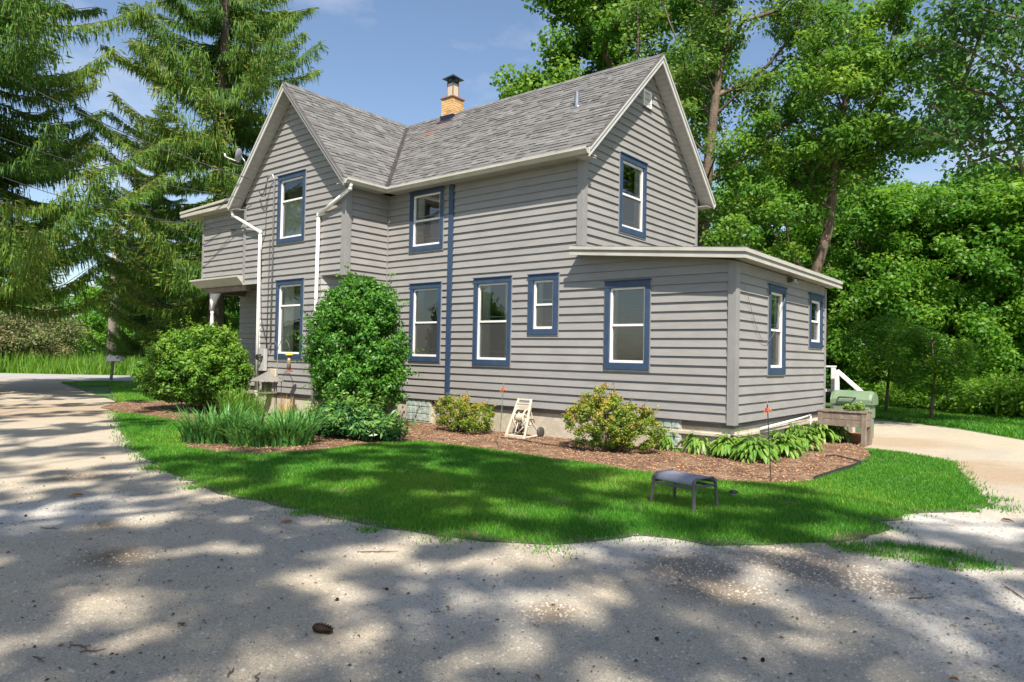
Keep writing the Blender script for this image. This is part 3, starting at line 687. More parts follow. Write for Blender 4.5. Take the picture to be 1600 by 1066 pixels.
# plumbing vent, gable louvre
m = MB(); vz = zM(1.3); m.tube([(4.93, 1.3, vz-.1), (4.93, 1.3, vz+.33)], .055, 14, False); m.tube([(4.93, 1.3, vz+.33), (4.93, 1.3, vz+.1)], .045, 14, False); m.build('vent_pipe', M_metal, house, True)
m = MB(); m.obox((4.83, 1.2, zM(1.2)+.022), (.2, 0, 0), (0, .2, .2*M1), (0, 0, .008)); m.build('vent_flashing', M_metal, house)
lv = MB(); q = FC.quadbox; y0, y1, z0, z1 = 2.36, 2.74, 7.53, 7.93
q(lv, y0, y0+.05, z0, z1, 0, .05); q(lv, y1-.05, y1, z0, z1, 0, .05); q(lv, y0+.05, y1-.05, z1-.05, z1, 0, .05); q(lv, y0+.05, y1-.05, z0, z0+.05, 0, .05); q(lv, y0+.05, y1-.05, z0+.05, z1-.05, 0, .028)
lo = lv.build('gable_louvre', M_white, house)
for k in range(6):
    z = z0+.065+k*.046; s = MB(); s.add([FC.p(y0+.05, z, .052), FC.p(y1-.05, z, .052), FC.p(y1-.05, z+.035, .03), FC.p(y0+.05, z+.035, .03), FC.p(y0+.05, z+.006, .052), FC.p(y1-.05, z+.006, .052)], [(0, 1, 5, 4), (4, 5, 2, 3)]); s.build('louvre_slat', M_white, lo)
s = MB(); q(s, y0, y1, z0-.03, z0-.001, 0, .07); s.build('louvre_sill', M_flash, lo)

# lean-to roof
lr = MB(); XL = 9.53; zl = lambda x: 3.905-(x-5.97)*.0897
slab(lr, (W1-.02, -.33, zl(W1-.02)), (XL, -.33, zl(XL)), (XL, DW+.32, zl(XL)), (W1-.02, DW+.32, zl(W1-.02)), .05)
lean = lr.build('lean_to_roof', M_deck, house)
f = MB(); f.obox((W1-.06, -.335, zl(W1-.06)-.155), (XL-W1+.06, 0, -.0897*(XL-W1+.06)), (0, .02, 0), (0, 0, .145)); f.obox((XL-.015, -.31, zl(XL)-.155), (0, DW+.62, 0), (.02, 0, 0), (0, 0, .145)); f.build('roof_fascia', M_trimg, lean)
f = MB(); f.obox((W1-.065, -.36, zl(W1-.065)-.055), (XL-W1+.09, 0, -.0897*(XL-W1+.09)), (0, .03, 0), (0, 0, .06)); f.obox((XL+.0, -.335, zl(XL)-.06), (0, DW+.68, 0), (.03, 0, 0), (0, 0, .062))
f.obox((W1-.065, -.35, zl(W1-.065)-.165), (XL-W1+.08, 0, -.0897*(XL-W1+.08)), (0, .03, 0), (0, 0, .05)); f.obox((XL-.005, -.328, zl(XL)-.168), (0, DW+.66, 0), (.03, 0, 0), (0, 0, .05)); f.build('roof_edge_trim', M_cream, lean)
f = MB(); f.obox((W1-.04, -.315, zl(W1)-.14), (XL-W1, 0, -.0897*(XL-W1)), (0, .31, 0), (0, 0, .012)); f.obox((WL+.003, -.0, zl(XL)-.135), (XL-WL-.02, 0, 0), (0, DW+.3, 0), (0, 0, .012)); f.build('roof_soffit', M_soff, lean)
f = MB(); r_ = random.Random(8)
for i in range(26):
    x = W1+.02+i*(XL-W1)/26; f.cur = r_.random()*.9; f.obox((x, -.352, zl(x)+.002), (.134, 0, -.012), (0, .2, 0), (0, 0, r_.uniform(.010, .022)))
for i in range(44):
    y = -.33+i*.134; f.cur = r_.random()*.9; f.obox((XL-.2, y, zl(XL-.2)+.001), (.22, 0, -.0197), (0, .13, 0), (0, 0, r_.uniform(.012, .026)))
tag(f.build('edge_shingles', M_shing, lean), kind='stuff')
f = MB(); f.box((WL+.001, .1, 3.28), (WL+.03, DW, 3.43)); f.build('frieze_board', M_trimg, house)
# flood light under lean-to eave, loose cable
f = MB(); f.box((WL+.03, 2.62, 3.30), (WL+.10, 2.72, 3.40)); fl_ = f.build('flood_light', M_flash, house)
f = MB(); f.tube([(WL+.10, 2.66, 3.35), (WL+.2, 2.6, 3.33)], .03, 8); f.tube([(WL+.08, 2.7, 3.35), (WL+.17, 2.86, 3.33)], [.025, .045], 8); f.build('lamp_head', M_metal, fl_, True)
f = MB(); pts = [(WL+.05, .18+.025*i, 3.15-1.0*(i/54)*(1-.25*i/54)+.9*max(0, (i-38)/54)**1.3*1.2) for i in range(100)]
pts = [(WL+.06, .2+2.4*t, 3.1-1.05*math.sin(math.pi*min(1, t*1.02))**1.2) for t in [i/24 for i in range(25)]]; f.tube(pts, .005, 5); f.build('loose_cable', M_metal, house, True)

# upper porch room roof, porch
pr = MB(); slab(pr, (-8.0, -PW-.33, 5.98), (-WW-.36, -PW-.33, 6.06), (-WW-.36, 2.3, 6.2), (-8.0, 2.3, 6.1), .07); pr.box((BXL-.9, -PW-.31, 5.80), (-WW-.38, 2.2, 5.90)); pr.build('porch_roof', M_cream, house)
pb = MB(); pb.box((-7.45, -PW-.22, 3.78), (-WW-.02, -PW+.02, 3.825)); pb.add([(-7.45, -PW-.22, 3.78), (-WW-.02, -PW-.22, 3.78), (-WW-.02, -PW-.02, 3.58), (-7.25, -PW-.02, 3.58), (-7.45, -PW+.05, 3.78), (-WW-.02, -PW+.05, 3.78), (-WW-.02, -PW+.05, 3.58), (-7.25, -PW+.05, 3.58)], [(0,3,2,1),(3,7,6,2),(0,4,7,3),(1,2,6,5)])
pb.build('porch_cornice', M_cream, house)
pb = MB(); pb.box((-7.0, -PW+.06, 3.42), (-WW-.01, -PW+.2, 3.60)); pb.box((-7.0, -PW+.2, 3.42), (-6.86, .0, 3.60)); pb.build('porch_beam', M_wood, house)
pb = MB(); x, y = -6.66, -1.2
pb.lathe((x, y, .5), [(.07, 0), (.07, .5), (.05, .53), (.065, .58), (.075, .8), (.07, 1.4), (.055, 2.1), (.045, 2.3), (.06, 2.34), (.045, 2.38), (.06, 2.42)], 14); pb.box((x-.06, y-.06, 2.9), (x+.06, y+.06, 3.42)); 
pb.add([(x+.06, y-.03, 3.40), (x+.45, y-.03, 3.40), (x+.06, y-.03, 3.0), (x+.06, y+.03, 3.40), (x+.45, y+.03, 3.40), (x+.06, y+.03, 3.0)], [(0, 2, 1), (3, 4, 5), (1, 2, 5, 4)]); pb.build('porch_post', M_white, house, True)
MB().box((-7.3, -PW, .30), (-WW+.3, .09, .46)).build('porch_floor', M_wood, house)
MB().box((-7.2, -PW+.1, 0), (-WW+.2, .08, .30)).build('porch_skirt', M_wood, house)

# downspouts
def spout(pts, name='downspout'):
    m = MB()
    for a, b in zip(pts, pts[1:]): m.tube([a, b], .045, 8)
    for p in pts[1:-1]: m.lathe((p[0], p[1], p[2]-.05), [(.049, 0), (.052, .05), (.049, .1)], 8)
    return m.build(name, M_white, house, True)
spout([(-WW-EO-.05, YF+.1, ZE-.14), (-WW-EO+.02, YF+.12, 5.55), (-3.72, -PW-.08, 4.98), (-3.70, -PW-.08, .55), (-3.66, -PW-.10, .34), (-3.75, -PW-.42, .16)])
spout([(EO+.06, YF+.15, ZE-.14), (EO+.02, YF+.16, 5.62), (-1.02, -PW-.08, 5.14), (-1.05, -PW-.08, .3)])
# service mast, meters, cables on the wing
m = MB(); m.tube([(-3.08, -PW-.06, 1.7), (-3.12, -PW-.06, 6.35), (-3.14, -PW-.1, 6.48), (-3.2, -PW-.16, 6.46), (-3.24, -PW-.2, 6.36)], .022, 8); m.build('service_mast', M_metal, house, True)
m = MB(); m.tube([(-3.24, -PW-.19, 6.36), (-3.4, -PW-.2, 6.0), (-3.55, -PW-.2, 5.98), (-3.75, -PW-.13, 6.1)], .012, 5); m.tube([(-3.24, -PW-.19, 6.36), (-3.32, -PW-.2, 5.9), (-3.5, -PW-.2, 5.92), (-3.76, -PW-.13, 6.12)], .012, 5)
m.tube([(-3.5, -PW-.04, 5.9), (-3.52, -PW-.04, 4.9), (-3.7, -PW-.05, 4.6), (-3.9, -PW-.05, 4.5)], .009, 5); m.tube([(-3.28, -PW-.04, 4.75), (-3.3, -PW-.04, 3.0), (-3.3, -PW-.05, 1.6)], .012, 5); m.tube([(-3.62, -PW-.12, 4.6), (-3.5, -PW-.12, 2.6), (-3.25, -PW-.06, 1.9), (-3.2, -PW-.05, 1.6)], .010, 5)
m.build('service_cable', M_cable, house, True)
M_box = mat('meter_enamel', (.45, .45, .43), .5, noise=(5, (.36, .35, .33), 4))
m = MB(); m.box((-3.52, -PW-.14, 1.15), (-3.25, -PW-.03, 1.75)); bx = m.build('meter_box', M_box, house, bevel=.01)
m = MB(); m.lathe((-3.385, -PW-.14, 1.52), [(.095, 0), (.095, .03), (.08, .06), (.08, .12), (.06, .14)], 18, (0, -1, 0)); m.build('meter_dial', M_glass, bx, True)
m = MB(); m.lathe((-3.385, -PW-.139, 1.52), [(.085, 0), (.085, .03)], 16, (0, -1, 0)); m.build('meter_ring', M_metal, bx, True)
m = MB(); m.box((-2.98, -PW-.12, .86), (-2.72, -PW-.03, 1.22)); m.build('utility_box', mat('beige_enamel', (.55, .48, .36), .5), house, bevel=.01)
m = MB(); m.lathe((-3.05, -PW-.2, .58), [(.05, 0), (.12, .04), (.14, .12), (.12, .2), (.06, .24)], 14); m.tube([(-3.05, -PW-.2, .1), (-3.05, -PW-.2, .6)], .02, 8); m.build('gas_meter', M_box, house, True)

# ------------------------------------------------------------------ foliage tools
def nrg(seed): return np.random.default_rng(seed)
def unit(a): return a/(np.linalg.norm(a, axis=-1, keepdims=True)+1e-9)
def leaf_mesh(name, C_, L, W, rg, tint, up=.6, droop=0.0, outward=None, dirs=None, fold=.18):
    """rhombic leaves: C_ centres (n,3); L, W arrays or scalars"""
    n = len(C_); L = np.broadcast_to(L, (n,))*rg.uniform(.75, 1.25, n); W = np.broadcast_to(W, (n,))*rg.uniform(.8, 1.2, n)
    nor = rg.normal(size=(n, 3)); nor[:, 2] += up*2
    if outward is not None: nor += outward*1.2
    nor = unit(nor)
    d = rg.normal(size=(n, 3)) if dirs is None else dirs+rg.normal(size=(n, 3))*.35
    d[:, 2] -= droop
    d = unit(d-nor*np.sum(d*nor, axis=1, keepdims=True)); s = np.cross(nor, d)
    V = np.empty((n, 4, 3)); hl = (L/2)[:, None]; hw = (W/2)[:, None]
    V[:, 0] = C_-d*hl; V[:, 1] = C_+s*hw+nor*hw*fold-d*hl*.12; V[:, 2] = C_+d*hl-nor*hl*.15; V[:, 3] = C_-s*hw+nor*hw*fold-d*hl*.12
    F = np.arange(n*4).reshape(n, 4)
    return arr_mesh(name, V.reshape(-1, 3), F, np.repeat(tint, 4))

def wood_mesh(name, nodes, par, rad, sides=6):
    mb = MB()
    V = []; F = []
    for i, p in enumerate(par):
        if p < 0: continue
        a, b = nodes[p], nodes[i]; d = b-a; L = np.linalg.norm(d)
        if L < 1e-4: continue
        d = d/L; x = np.cross(d, (0, 0, 1.)) if abs(d[2]) < .95 else np.cross(d, (1., 0, 0)); x /= np.linalg.norm(x); y = np.cross(d, x)
        k = sides if rad[i] > .05 else 4; r0 = min(rad[p], rad[i]*1.6); r1 = rad[i]; bi = len(V)
        for c, r in ((a-d*r0*.25, r0), (b, r1)):
            for q in range(k):
                t = 2*math.pi*q/k; V.append(c+(x*math.cos(t)+y*math.sin(t))*r)
        for q in range(k): F.append((bi+q, bi+(q+1) % k, bi+k+(q+1) % k, bi+k+q))
    return arr_mesh(name, np.array(V), np.array(F), smooth=True)

def skeleton(trunk, clusters, rg, r_base, rise=.5, minr=.012):
    nodes = [np.array(p, float) for p in trunk]; par = [i-1 for i in range(len(nodes))]; ntr = len(nodes)
    order = np.argsort([min(np.linalg.norm(c-t) for t in nodes) for c in clusters])
    for i in order:
        c = clusters[i]; A = np.array(nodes); d = np.linalg.norm(A-c, axis=1)
        pen = np.maximum(0, A[:, 2]-c[2]+rise*np.linalg.norm(A[:, :2]-c[:2], axis=1)*.6)
        ok = d+pen*1.3+(np.arange(len(A)) < 2)*3
        j = int(np.argmin(ok)); a = nodes[j]; dd = np.linalg.norm(c-a); k = max(1, int(dd/.9)); last = j
        for q in range(1, k+1):
            t = q/k; p = a+(c-a)*t; p = p+np.array([0, 0, -.10*dd*math.sin(math.pi*t)*(.5)])+(rg.normal(size=3)*.07*dd*.5 if q < k else 0)
            nodes.append(p); par.append(last); last = len(nodes)-1
    n = np.zeros(len(nodes)); has = np.zeros(len(nodes), bool)
    for i in range(len(nodes)-1, -1, -1):
        if not has[i]: n[i] += 1
        if par[i] >= 0: n[par[i]] += n[i]; has[par[i]] = True
    rad = np.maximum(minr, r_base*np.sqrt(n/n[0])*.92)
    for i in range(ntr): rad[i] = max(rad[i], r_base*(1-.75*i/ntr))
    rad[0] = r_base*1.25
    return np.array(nodes), par, rad

def crown_points(blobs, rg, shell=.45):
    out = []
    for c, r, k in blobs:
        u = unit(rg.normal(size=(k, 3))); q = rg.uniform(shell, 1, k)**.6
        out.append(np.array(c)+u*q[:, None]*np.array(r))
    return np.concatenate(out)

def leafy(cl, per, rad, rg, flat=.65):
    n = len(cl); R_ = rg.uniform(.65, 1.25, n)*rad
    idx = np.repeat(np.arange(n), per); u = unit(rg.normal(size=(n*per, 3))); q = rg.uniform(0, 1, n*per)**.45
    off = u*q[:, None]*R_[idx][:, None]*np.array([1, 1, flat])
    ctint = rg.normal(0, .17, n)[idx]
    P = cl[idx]+off
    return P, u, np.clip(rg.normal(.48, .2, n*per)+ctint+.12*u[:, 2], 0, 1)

def make_tree(name, label, loc, trunk, blobs, per, crad, leaf, mleaf, seed, r_base, cat='tree', group=None, mbark=None, up=.5, keep=None, rise=.5, minr=.012, flat=.65):
    """local coordinates round loc"""
    rg = nrg(seed); t = thing(name, label, cat, loc, group)
    cl = crown_points(blobs, rg)
    if keep is not None: cl = cl[[keep(c+np.array(loc)) for c in cl]]
    nd, par, rad = skeleton(trunk, cl, rg, r_base, rise, minr)
    o = bpy.data.objects.new('trunk', wood_mesh('trunk', nd, par, rad)); o.data.materials.append(mbark or M_bark); link_local(o, t)
    P, u, ti = leafy(cl, per, crad, rg, flat)
    if keep is not None:
        k = np.array([keep(p) for p in P+np.array(loc)]); P, u, ti = P[k], u[k], ti[k]
    o = bpy.data.objects.new('crown', leaf_mesh('crown', P, leaf[0], leaf[1], rg, ti, up, .35, u)); o.data.materials.append(mleaf); link_local(o, t)
    return t
def copy_thing(src, loc, label, rotz=0, scale=(1, 1, 1), group=None):
    t = src.copy(); COL.objects.link(t); t.location = Vector([float(v) for v in loc]); t.rotation_euler.z = rotz; t.scale = scale; t['label'] = label
    if group: t['group'] = group
    for ch in src.children:
        c = ch.copy(); COL.objects.link(c); c.parent = t
    return t
def tr(*pts): return [np.array(p, float) for p in pts]
def path(pts, step=.7):
    out = []
    for a, b in zip(pts, pts[1:]):
        a, b = np.array(a, float), np.array(b, float); k = max(1, int(np.linalg.norm(b-a)/step))
        out += [a+(b-a)*i/k for i in range(k)]
    return out+[np.array(pts[-1], float)]
def gz(p): return np.array([p[0], p[1], 0.0])

# ------------------------------------------------------------------ spruces
def spruce(name, label, loc, H, R_, seed, zlo, group=None):
    rg = nrg(seed); t = thing(name, label, 'tree', loc, group)
    w = MB(); w.tube([(0, 0, -.1), (0.05, 0, H*.3), (0, .05, H*.65), (0, 0, H)], [.36, .27, .15, .02], 9)
    Cs = []; Ds = []; Ls = []; Ws = []; Ts = []
    z = zlo
    while z < H-.4:
        f = (z-zlo)/(H-zlo); L0 = R_*(1-f)**.72*min(1, .72+.9*f) + .25
        for k in range(rg.integers(6, 8)):
            az = rg.uniform(0, 2*math.pi); L = L0*rg.uniform(.62, 1.12); zz = z+rg.uniform(-.3, .3)
            dv = np.array([math.cos(az), math.sin(az), 0]); sv = np.array([-dv[1], dv[0], 0])
            n = max(4, int(L/.085)); tt = np.linspace(.05, 1, n)
            dz = L*((.14-.34*(1-f))*tt + (.05+.30*(1-f))*tt**3 - .10*np.sin(tt*math.pi)*(1-f))
            bp = dv*(L*tt)[:, None]; bp[:, 2] += zz+dz; bp += sv*(np.sin(tt*3+az)*.08*L)[:, None]
            q = [np.array([0, 0, zz])]+[bp[int(i)] for i in np.linspace(0, n-1, 5)]
            w.tube(q, [.045+.012*L, .04+.008*L, .035, .025, .016, .008], 4, False)
            tone = rg.uniform(-.14, .14)
            for rep in range(20):
                side = rg.choice([-1, 1], n); fan = rg.uniform(.05, 1.0, n)*(.35+.65*np.sin(np.clip(tt*1.05, 0, 1)*math.pi*.85))*min(.95, .34+.12*L)
                q_ = rg.uniform(.1, 1, n)
                base = bp+sv*(side*fan*q_)[:, None]+dv*(fan*.45*rg.uniform(0, 1, n))[:, None]
                base[:, 2] -= fan*q_*rg.uniform(.10, .42, n)
                hang = rep < 12
                ln = rg.uniform(.20, .50, n)*(1.0 if hang else .62)*min(1, .55+L*.16)
                dr = np.zeros((n, 3))
                if hang: dr[:, 2] = -1; dr += dv*.16+sv*(side*.16)[:, None]
                else: dr += dv*.75+sv*(side*.65)[:, None]; dr[:, 2] -= .15
                dr = unit(dr+rg.normal(size=(n, 3))*.13)
                Cs.append(base+dr*(ln*.42)[:, None]); Ds.append(dr); Ls.append(ln); Ws.append(rg.uniform(.028, .056, n)*(1 if hang else 1.35))
                Ts.append(np.clip(rg.normal(.44 if hang else .70, .16, n)+tone+.22*(tt-.5), 0, .95))
        z += rg.uniform(.46, .70)*(1+.2*(1-f))
    Cc, Dd, Ll, Wd, Tt = map(np.concatenate, (Cs, Ds, Ls, Ws, Ts)); n = len(Cc)
    a = unit(np.cross(Dd, rg.normal(size=(n, 3)))); V = np.empty((n, 4, 3)); hl = (Ll/2)[:, None]; hw = (Wd/2)[:, None]
    V[:, 0] = Cc-Dd*hl; V[:, 1] = Cc+a*hw-Dd*hl*.2; V[:, 2] = Cc+Dd*hl; V[:, 3] = Cc-a*hw-Dd*hl*.2
    o = bpy.data.objects.new('trunk', w.mesh('trunk', True)); o.data.materials.append(M_sprbark); link_local(o, t)
    o = bpy.data.objects.new('crown', arr_mesh('crown', V.reshape(-1, 3), np.arange(4*n).reshape(n, 4), np.repeat(Tt, 4))); o.data.materials.append(M_spruce); link_local(o, t)
    return t
s1 = spruce('spruce_tree', 'tall drooping spruce rising just behind the front gable of the house', gz(at(335, 540, 32)), 25, 6.2, 21, 3.4)
s2 = spruce('spruce_tree', 'broad drooping spruce beside the gravel drive, its low boughs over the lane', gz(at(-58, 540, 30)), 25, 7.2, 22, 4.0)
s3 = copy_thing(s1, gz(at(246, 540, 42)), 'shorter spruce standing between the two tall ones near the road', 1.9, (.62, .62, .60))

# ------------------------------------------------------------------ broadleaf trees behind the house
make_tree('maple_tree', 'dense round maple showing above the main roof ridge', gz(at(905, 540, 30)), path([(0, 0, -.1), (.2, 0, 4), (.1, .3, 8), (.3, .2, 13)]),
          [((-.6, .2, 12.0), (3.6, 3.4, 4.6), 95), ((2.4, .6, 13.5), (3.6, 3.2, 4.6), 90), ((.5, .3, 9.0), (3.0, 3.0, 3.0), 40), ((1, 0, 17.5), (2.6, 2.6, 2.2), 40)], 230, .85, (.21, .15), M_maple, 31, .38)
b2 = gz(at(1093, 540, 24))
make_tree('ash_tree', 'open limbed ash with several bare stems rising beside the back gable', b2, path([(0, 0, -.1), (.0, .0, 4.5), (.1, .0, 7.0), (.35, .2, 10.5), (.8, .5, 14)], .6) ,
          [((-.8, -.2, 13.0), (2.2, 2.2, 3.0), 34), ((1.4, 1.0, 14.5), (2.4, 2.4, 2.8), 36), ((2.6, 2.1, 10.0), (2.0, 2.0, 2.6), 34), ((.3, .2, 9.5), (1.7, 1.7, 2.4), 20), ((3.4, 2.4, 12.5), (2.0, 2.0, 2.0), 26), ((-.6, -.4, 6.4), (1.0, 1.0, 1.6), 8)], 190, .72, (.17, .075), M_ash, 32, .21, rise=.9, minr=.02)
b3 = gz(at(1268, 540, 22.5))
make_tree('locust_tree', 'dark stemmed tree leaning right above the lean-to roof', b3, path([(-.3, 0, -.1), (-.2, .05, 3.4), (.35, .3, 5.6), (.55, .45, 8.0), (.9, .6, 11)], .6),
          [((.6, .4, 9.0), (2.1, 2.1, 2.2), 42), ((2.0, 1.5, 9.2), (2.1, 2.0, 1.9), 40), ((-1.0, -.6, 7.2), (1.7, 1.7, 1.8), 26), ((1.2, .8, 11.2), (1.7, 1.7, 1.6), 26), ((-1.5, -1.0, 5.0), (1.2, 1.2, 1.0), 14)], 230, .62, (.15, .085), M_maple, 33, .17, rise=.9, minr=.02)
# the wood behind
GW = 'trees of the wood behind the house'
wt = make_tree('woodland_tree', 'leafy tree of the wood showing past the end of the low roof', gz(at(1335, 540, 35)), path([(0, 0, -.1), (.2, .1, 5), (0, .2, 9)]),
          [((0, 0, 7.2), (3.0, 3.0, 3.2), 80), ((1.2, -.8, 4.2), (2.6, 2.6, 2.2), 50), ((-1.4, .6, 3.4), (2.2, 2.2, 2.2), 36), ((0, -1, 1.9), (2.6, 2.2, 1.4), 44)], 230, .80, (.19, .115), M_wall, 34, .22, rise=.8, group=GW)
wt2 = make_tree('woodland_tree', 'broad sunlit tree of the wood with forked limbs showing through its leaves', gz(at(1475, 540, 35)), path([(0, 0, -.1), (-.4, .1, 2.4), (.4, .3, 4.4), (.6, .3, 6.6)]),
          [((0, 0, 6.6), (3.1, 3.0, 2.6), 80), ((-1.6, -.9, 4.4), (2.2, 2.2, 1.7), 46), ((2.2, 1.0, 4.4), (2.2, 2.2, 1.8), 46), ((.2, -.8, 2.8), (2.6, 2.2, 1.7), 46), ((.5, .5, 8.3), (1.8, 1.8, 1.3), 22)], 220, .78, (.18, .12), M_wall, 35, .24, rise=.9, group=GW)
spots = [(1600, 37, 1, 2.4, (1.25, 1.25, 1.1), 'tall tree of the wood at the bend of the back drive'), (1190, 39, 0, .7, (1.1, 1.1, 1.25), 'tree of the wood behind the open limbed ash'),
         (1420, 43, 0, 3.6, (1.3, 1.3, 1.1), 'taller tree standing deep in the wood'), (1545, 45, 1, 4.4, (1.4, 1.4, 1.3), 'high crowned tree deep in the wood above the bend'),
         (1270, 39, 1, 1.3, (1.2, 1.2, 1.3), 'tree deep in the wood behind the leaning stem'), (1720, 40, 0, 5.1, (1.2, 1.2, 1.0), 'tree of the wood past the bend of the drive'),
         (1080, 40, 0, 2.9, (1.2, 1.2, 1.15), 'tree of the wood hidden behind the main gable'), (1530, 40, 0, 5.6, (1.1, 1.1, .95), 'bushy dark tree low in the wood')]
for px, D, which, rz, sc, lb in spots: copy_thing(wt2 if which else wt, gz(at(px, 540, D)), lb, rz, sc, GW)
for px, D, h, sd, lb in ((1455, 24.5, 2.9, 36, 'feathery young sapling in front of the wood'), (1385, 27, 3.4, 37, 'young sapling beside the back drive near the grill')):
    make_tree('sapling', lb, gz(at(px, 540, D)), path([(0, 0, -.05), (.1, 0, h*.5), (0, .1, h*.8)], .5), [((0, 0, h*.72), (1.3, 1.3, h*.28), 40), ((.2, -.3, h*.45), (1.0, 1.0, .5), 16)], 150, .42, (.13, .055), M_wall, sd, .05, rise=.4, up=1.2, group='saplings along the wood edge')
# undergrowth along the wood edge
rg = nrg(40)
def strip_points(pa, pb, depth, n, rg): 
    pa, pb = np.array(pa[:2]), np.array(pb[:2]); t = rg.uniform(0, 1, n); d = pb-pa; nn = np.array([-d[1], d[0]])/np.linalg.norm(d)
    return pa+d*t[:, None]+nn*(rg.uniform(0, 1, n)*depth)[:, None]
ea, eb = G(1330, 632), G(1720, 672)
c = strip_points(ea, eb, 7.0, 620, rg); hgt = rg.uniform(.4, 1.35, len(c)); cl = np.column_stack([c, hgt*.6])
idx = np.repeat(np.arange(len(cl)), 95); u = unit(rg.normal(size=(len(idx), 3))); q = rg.uniform(.2, 1, len(idx))**.5
P = cl[idx]+u*q[:, None]*np.column_stack([np.full(len(idx), .5), np.full(len(idx), .5), hgt[idx]*.62]); P[:, 2] = np.maximum(P[:, 2], .03)
tint = np.clip(rg.normal(.68, .2, len(idx))+rg.uniform(-.25, .25, len(cl))[idx], 0, 1)
o = mobj('undergrowth', leaf_mesh('undergrowth', P, .16, .085, rg, tint, .6, .2, u), M_wall); tag(o, 'leafy green undergrowth along the edge of the wood', 'undergrowth', kind='stuff')
# far wood that closes the view
cl = np.concatenate([np.column_stack([rg.uniform(-6, 40, 700), rg.uniform(34, 48, 700), rg.uniform(.5, 7.5, 700)]), np.column_stack([rg.uniform(20, 38, 420), rg.uniform(24, 40, 420), rg.uniform(.5, 6, 420)])])
P, u, ti = leafy(cl, 40, 1.5, rg); P[:, 2] = np.maximum(P[:, 2], .05)
o = mobj('distant_wood', leaf_mesh('distant_wood', P, .45, .3, rg, ti, .4, .2, u), M_wall); tag(o, 'deep shaded wood filling the view behind the nearer trees', 'wood', kind='stuff')

# ------------------------------------------------------------------ across the road
rg = nrg(50)
far0, far1 = ra+w1*9.0-u1*70, ra+w1*9.0+u1*45
c = strip_points(far0, far1, 0.1, 1, rg)
def field_strip(name, label, off0, off1, n, h, w, m, seed, span=(-60, 45)):
    rg = nrg(seed); t = rg.uniform(span[0], span[1], n); d = rg.uniform(off0, off1, n); p = ra[None, :]+u1*t[:, None]+w1*d[:, None]
    hh = h*rg.uniform(.5, 1.2, n)*(1+.35*np.sin(p[:, 0]*1.3)*np.cos(p[:, 1]*.9)); lean = rg.normal(size=(n, 2))*.22*hh[:, None]; a = rg.uniform(0, math.pi, n)
    V = np.empty((n, 3, 3)); V[:, 0] = p-np.column_stack([np.cos(a), np.sin(a), 0*a])*w/2; V[:, 1] = p+np.column_stack([np.cos(a), np.sin(a), 0*a])*w/2; V[:, 2] = p+np.column_stack([lean, hh]); V[:, :2, 2] = -.01
    o = mobj(name, arr_mesh(name, V.reshape(-1, 3), np.arange(3*n).reshape(n, 3), np.repeat(np.clip(rg.normal(.5, .25, n), 0, 1), 3)), m); tag(o, label, 'grass', kind='stuff')
field_strip('tall_grass', 'tall bright grass growing along the far side of the road', 8.6, 17, 26000, 1.15, .10, M_tall, 51)
def scrub(name, label, px, D, w, h, m, seed, n=34, per=170, leaf=(.22, .12), group=None):
    return make_tree(name, label, gz(at(px, 550, D)), path([(0, 0, -.1), (.1, 0, h*.35), (0, .1, h*.7)], .6), [((0, 0, h*.52), (w, w, h*.48), n), ((w*.5, -w*.3, h*.35), (w*.6, w*.6, h*.33), n//2), ((-w*.5, w*.3, h*.3), (w*.6, w*.6, h*.3), n//2)], per, w*.26, leaf, m, seed, .12, cat='shrub' if h < 5 else 'tree', rise=.6, group=group)
scrub('scrub_bush', 'brownish wild shrub across the road beyond the drive', 35, 62, 4.2, 4.4, M_scrub, 52, 50)
scrub('scrub_bush', 'low olive thicket at the left across the road', -60, 60, 4.0, 3.4, M_scrub, 53, 40)
scrub('scrub_bush', 'grey green shrub beside the brownish one across the road', 95, 66, 3.0, 3.2, M_hedge, 56, 40)
f1 = scrub('roadside_tree', 'dark green tree behind the utility pole across the road', 190, 72, 4.6, 9.0, M_wall, 54, 60, 190, (.3, .2), 'trees across the road')
for px, D, s, lb in ((255, 80, 1.2, 'green tree across the road behind the big hedge'), (110, 84, 1.0, 'pale distant tree across the road behind the wild shrubs'), (350, 78, 1.3, 'tree across the road behind the porch'), (20, 95, 1.0, 'farthest tree across the road'), (-80, 85, 1.3, 'large tree across the road past the drooping spruce')):
    copy_thing(f1, gz(at(px, 550, D)), lb, px*.7, (s, s, s*.9), 'trees across the road')
c_n = 260; rg = nrg(57)
t = rg.uniform(-140, 120, c_n); cl = ra[None, :]+u1*t[:, None]+w1*rg.uniform(60, 90, c_n)[:, None]; cl[:, 2] = rg.uniform(.5, 4.5, c_n)
P, u, ti = leafy(cl, 60, 3.4, rg); P[:, 2] = np.maximum(P[:, 2], .05)
o = mobj('far_treeline', leaf_mesh('far_treeline', P, .8, .6, rg, ti, .4, .2, u), M_wall); tag(o, 'far low treeline beyond the field across the road', 'treeline', kind='stuff')

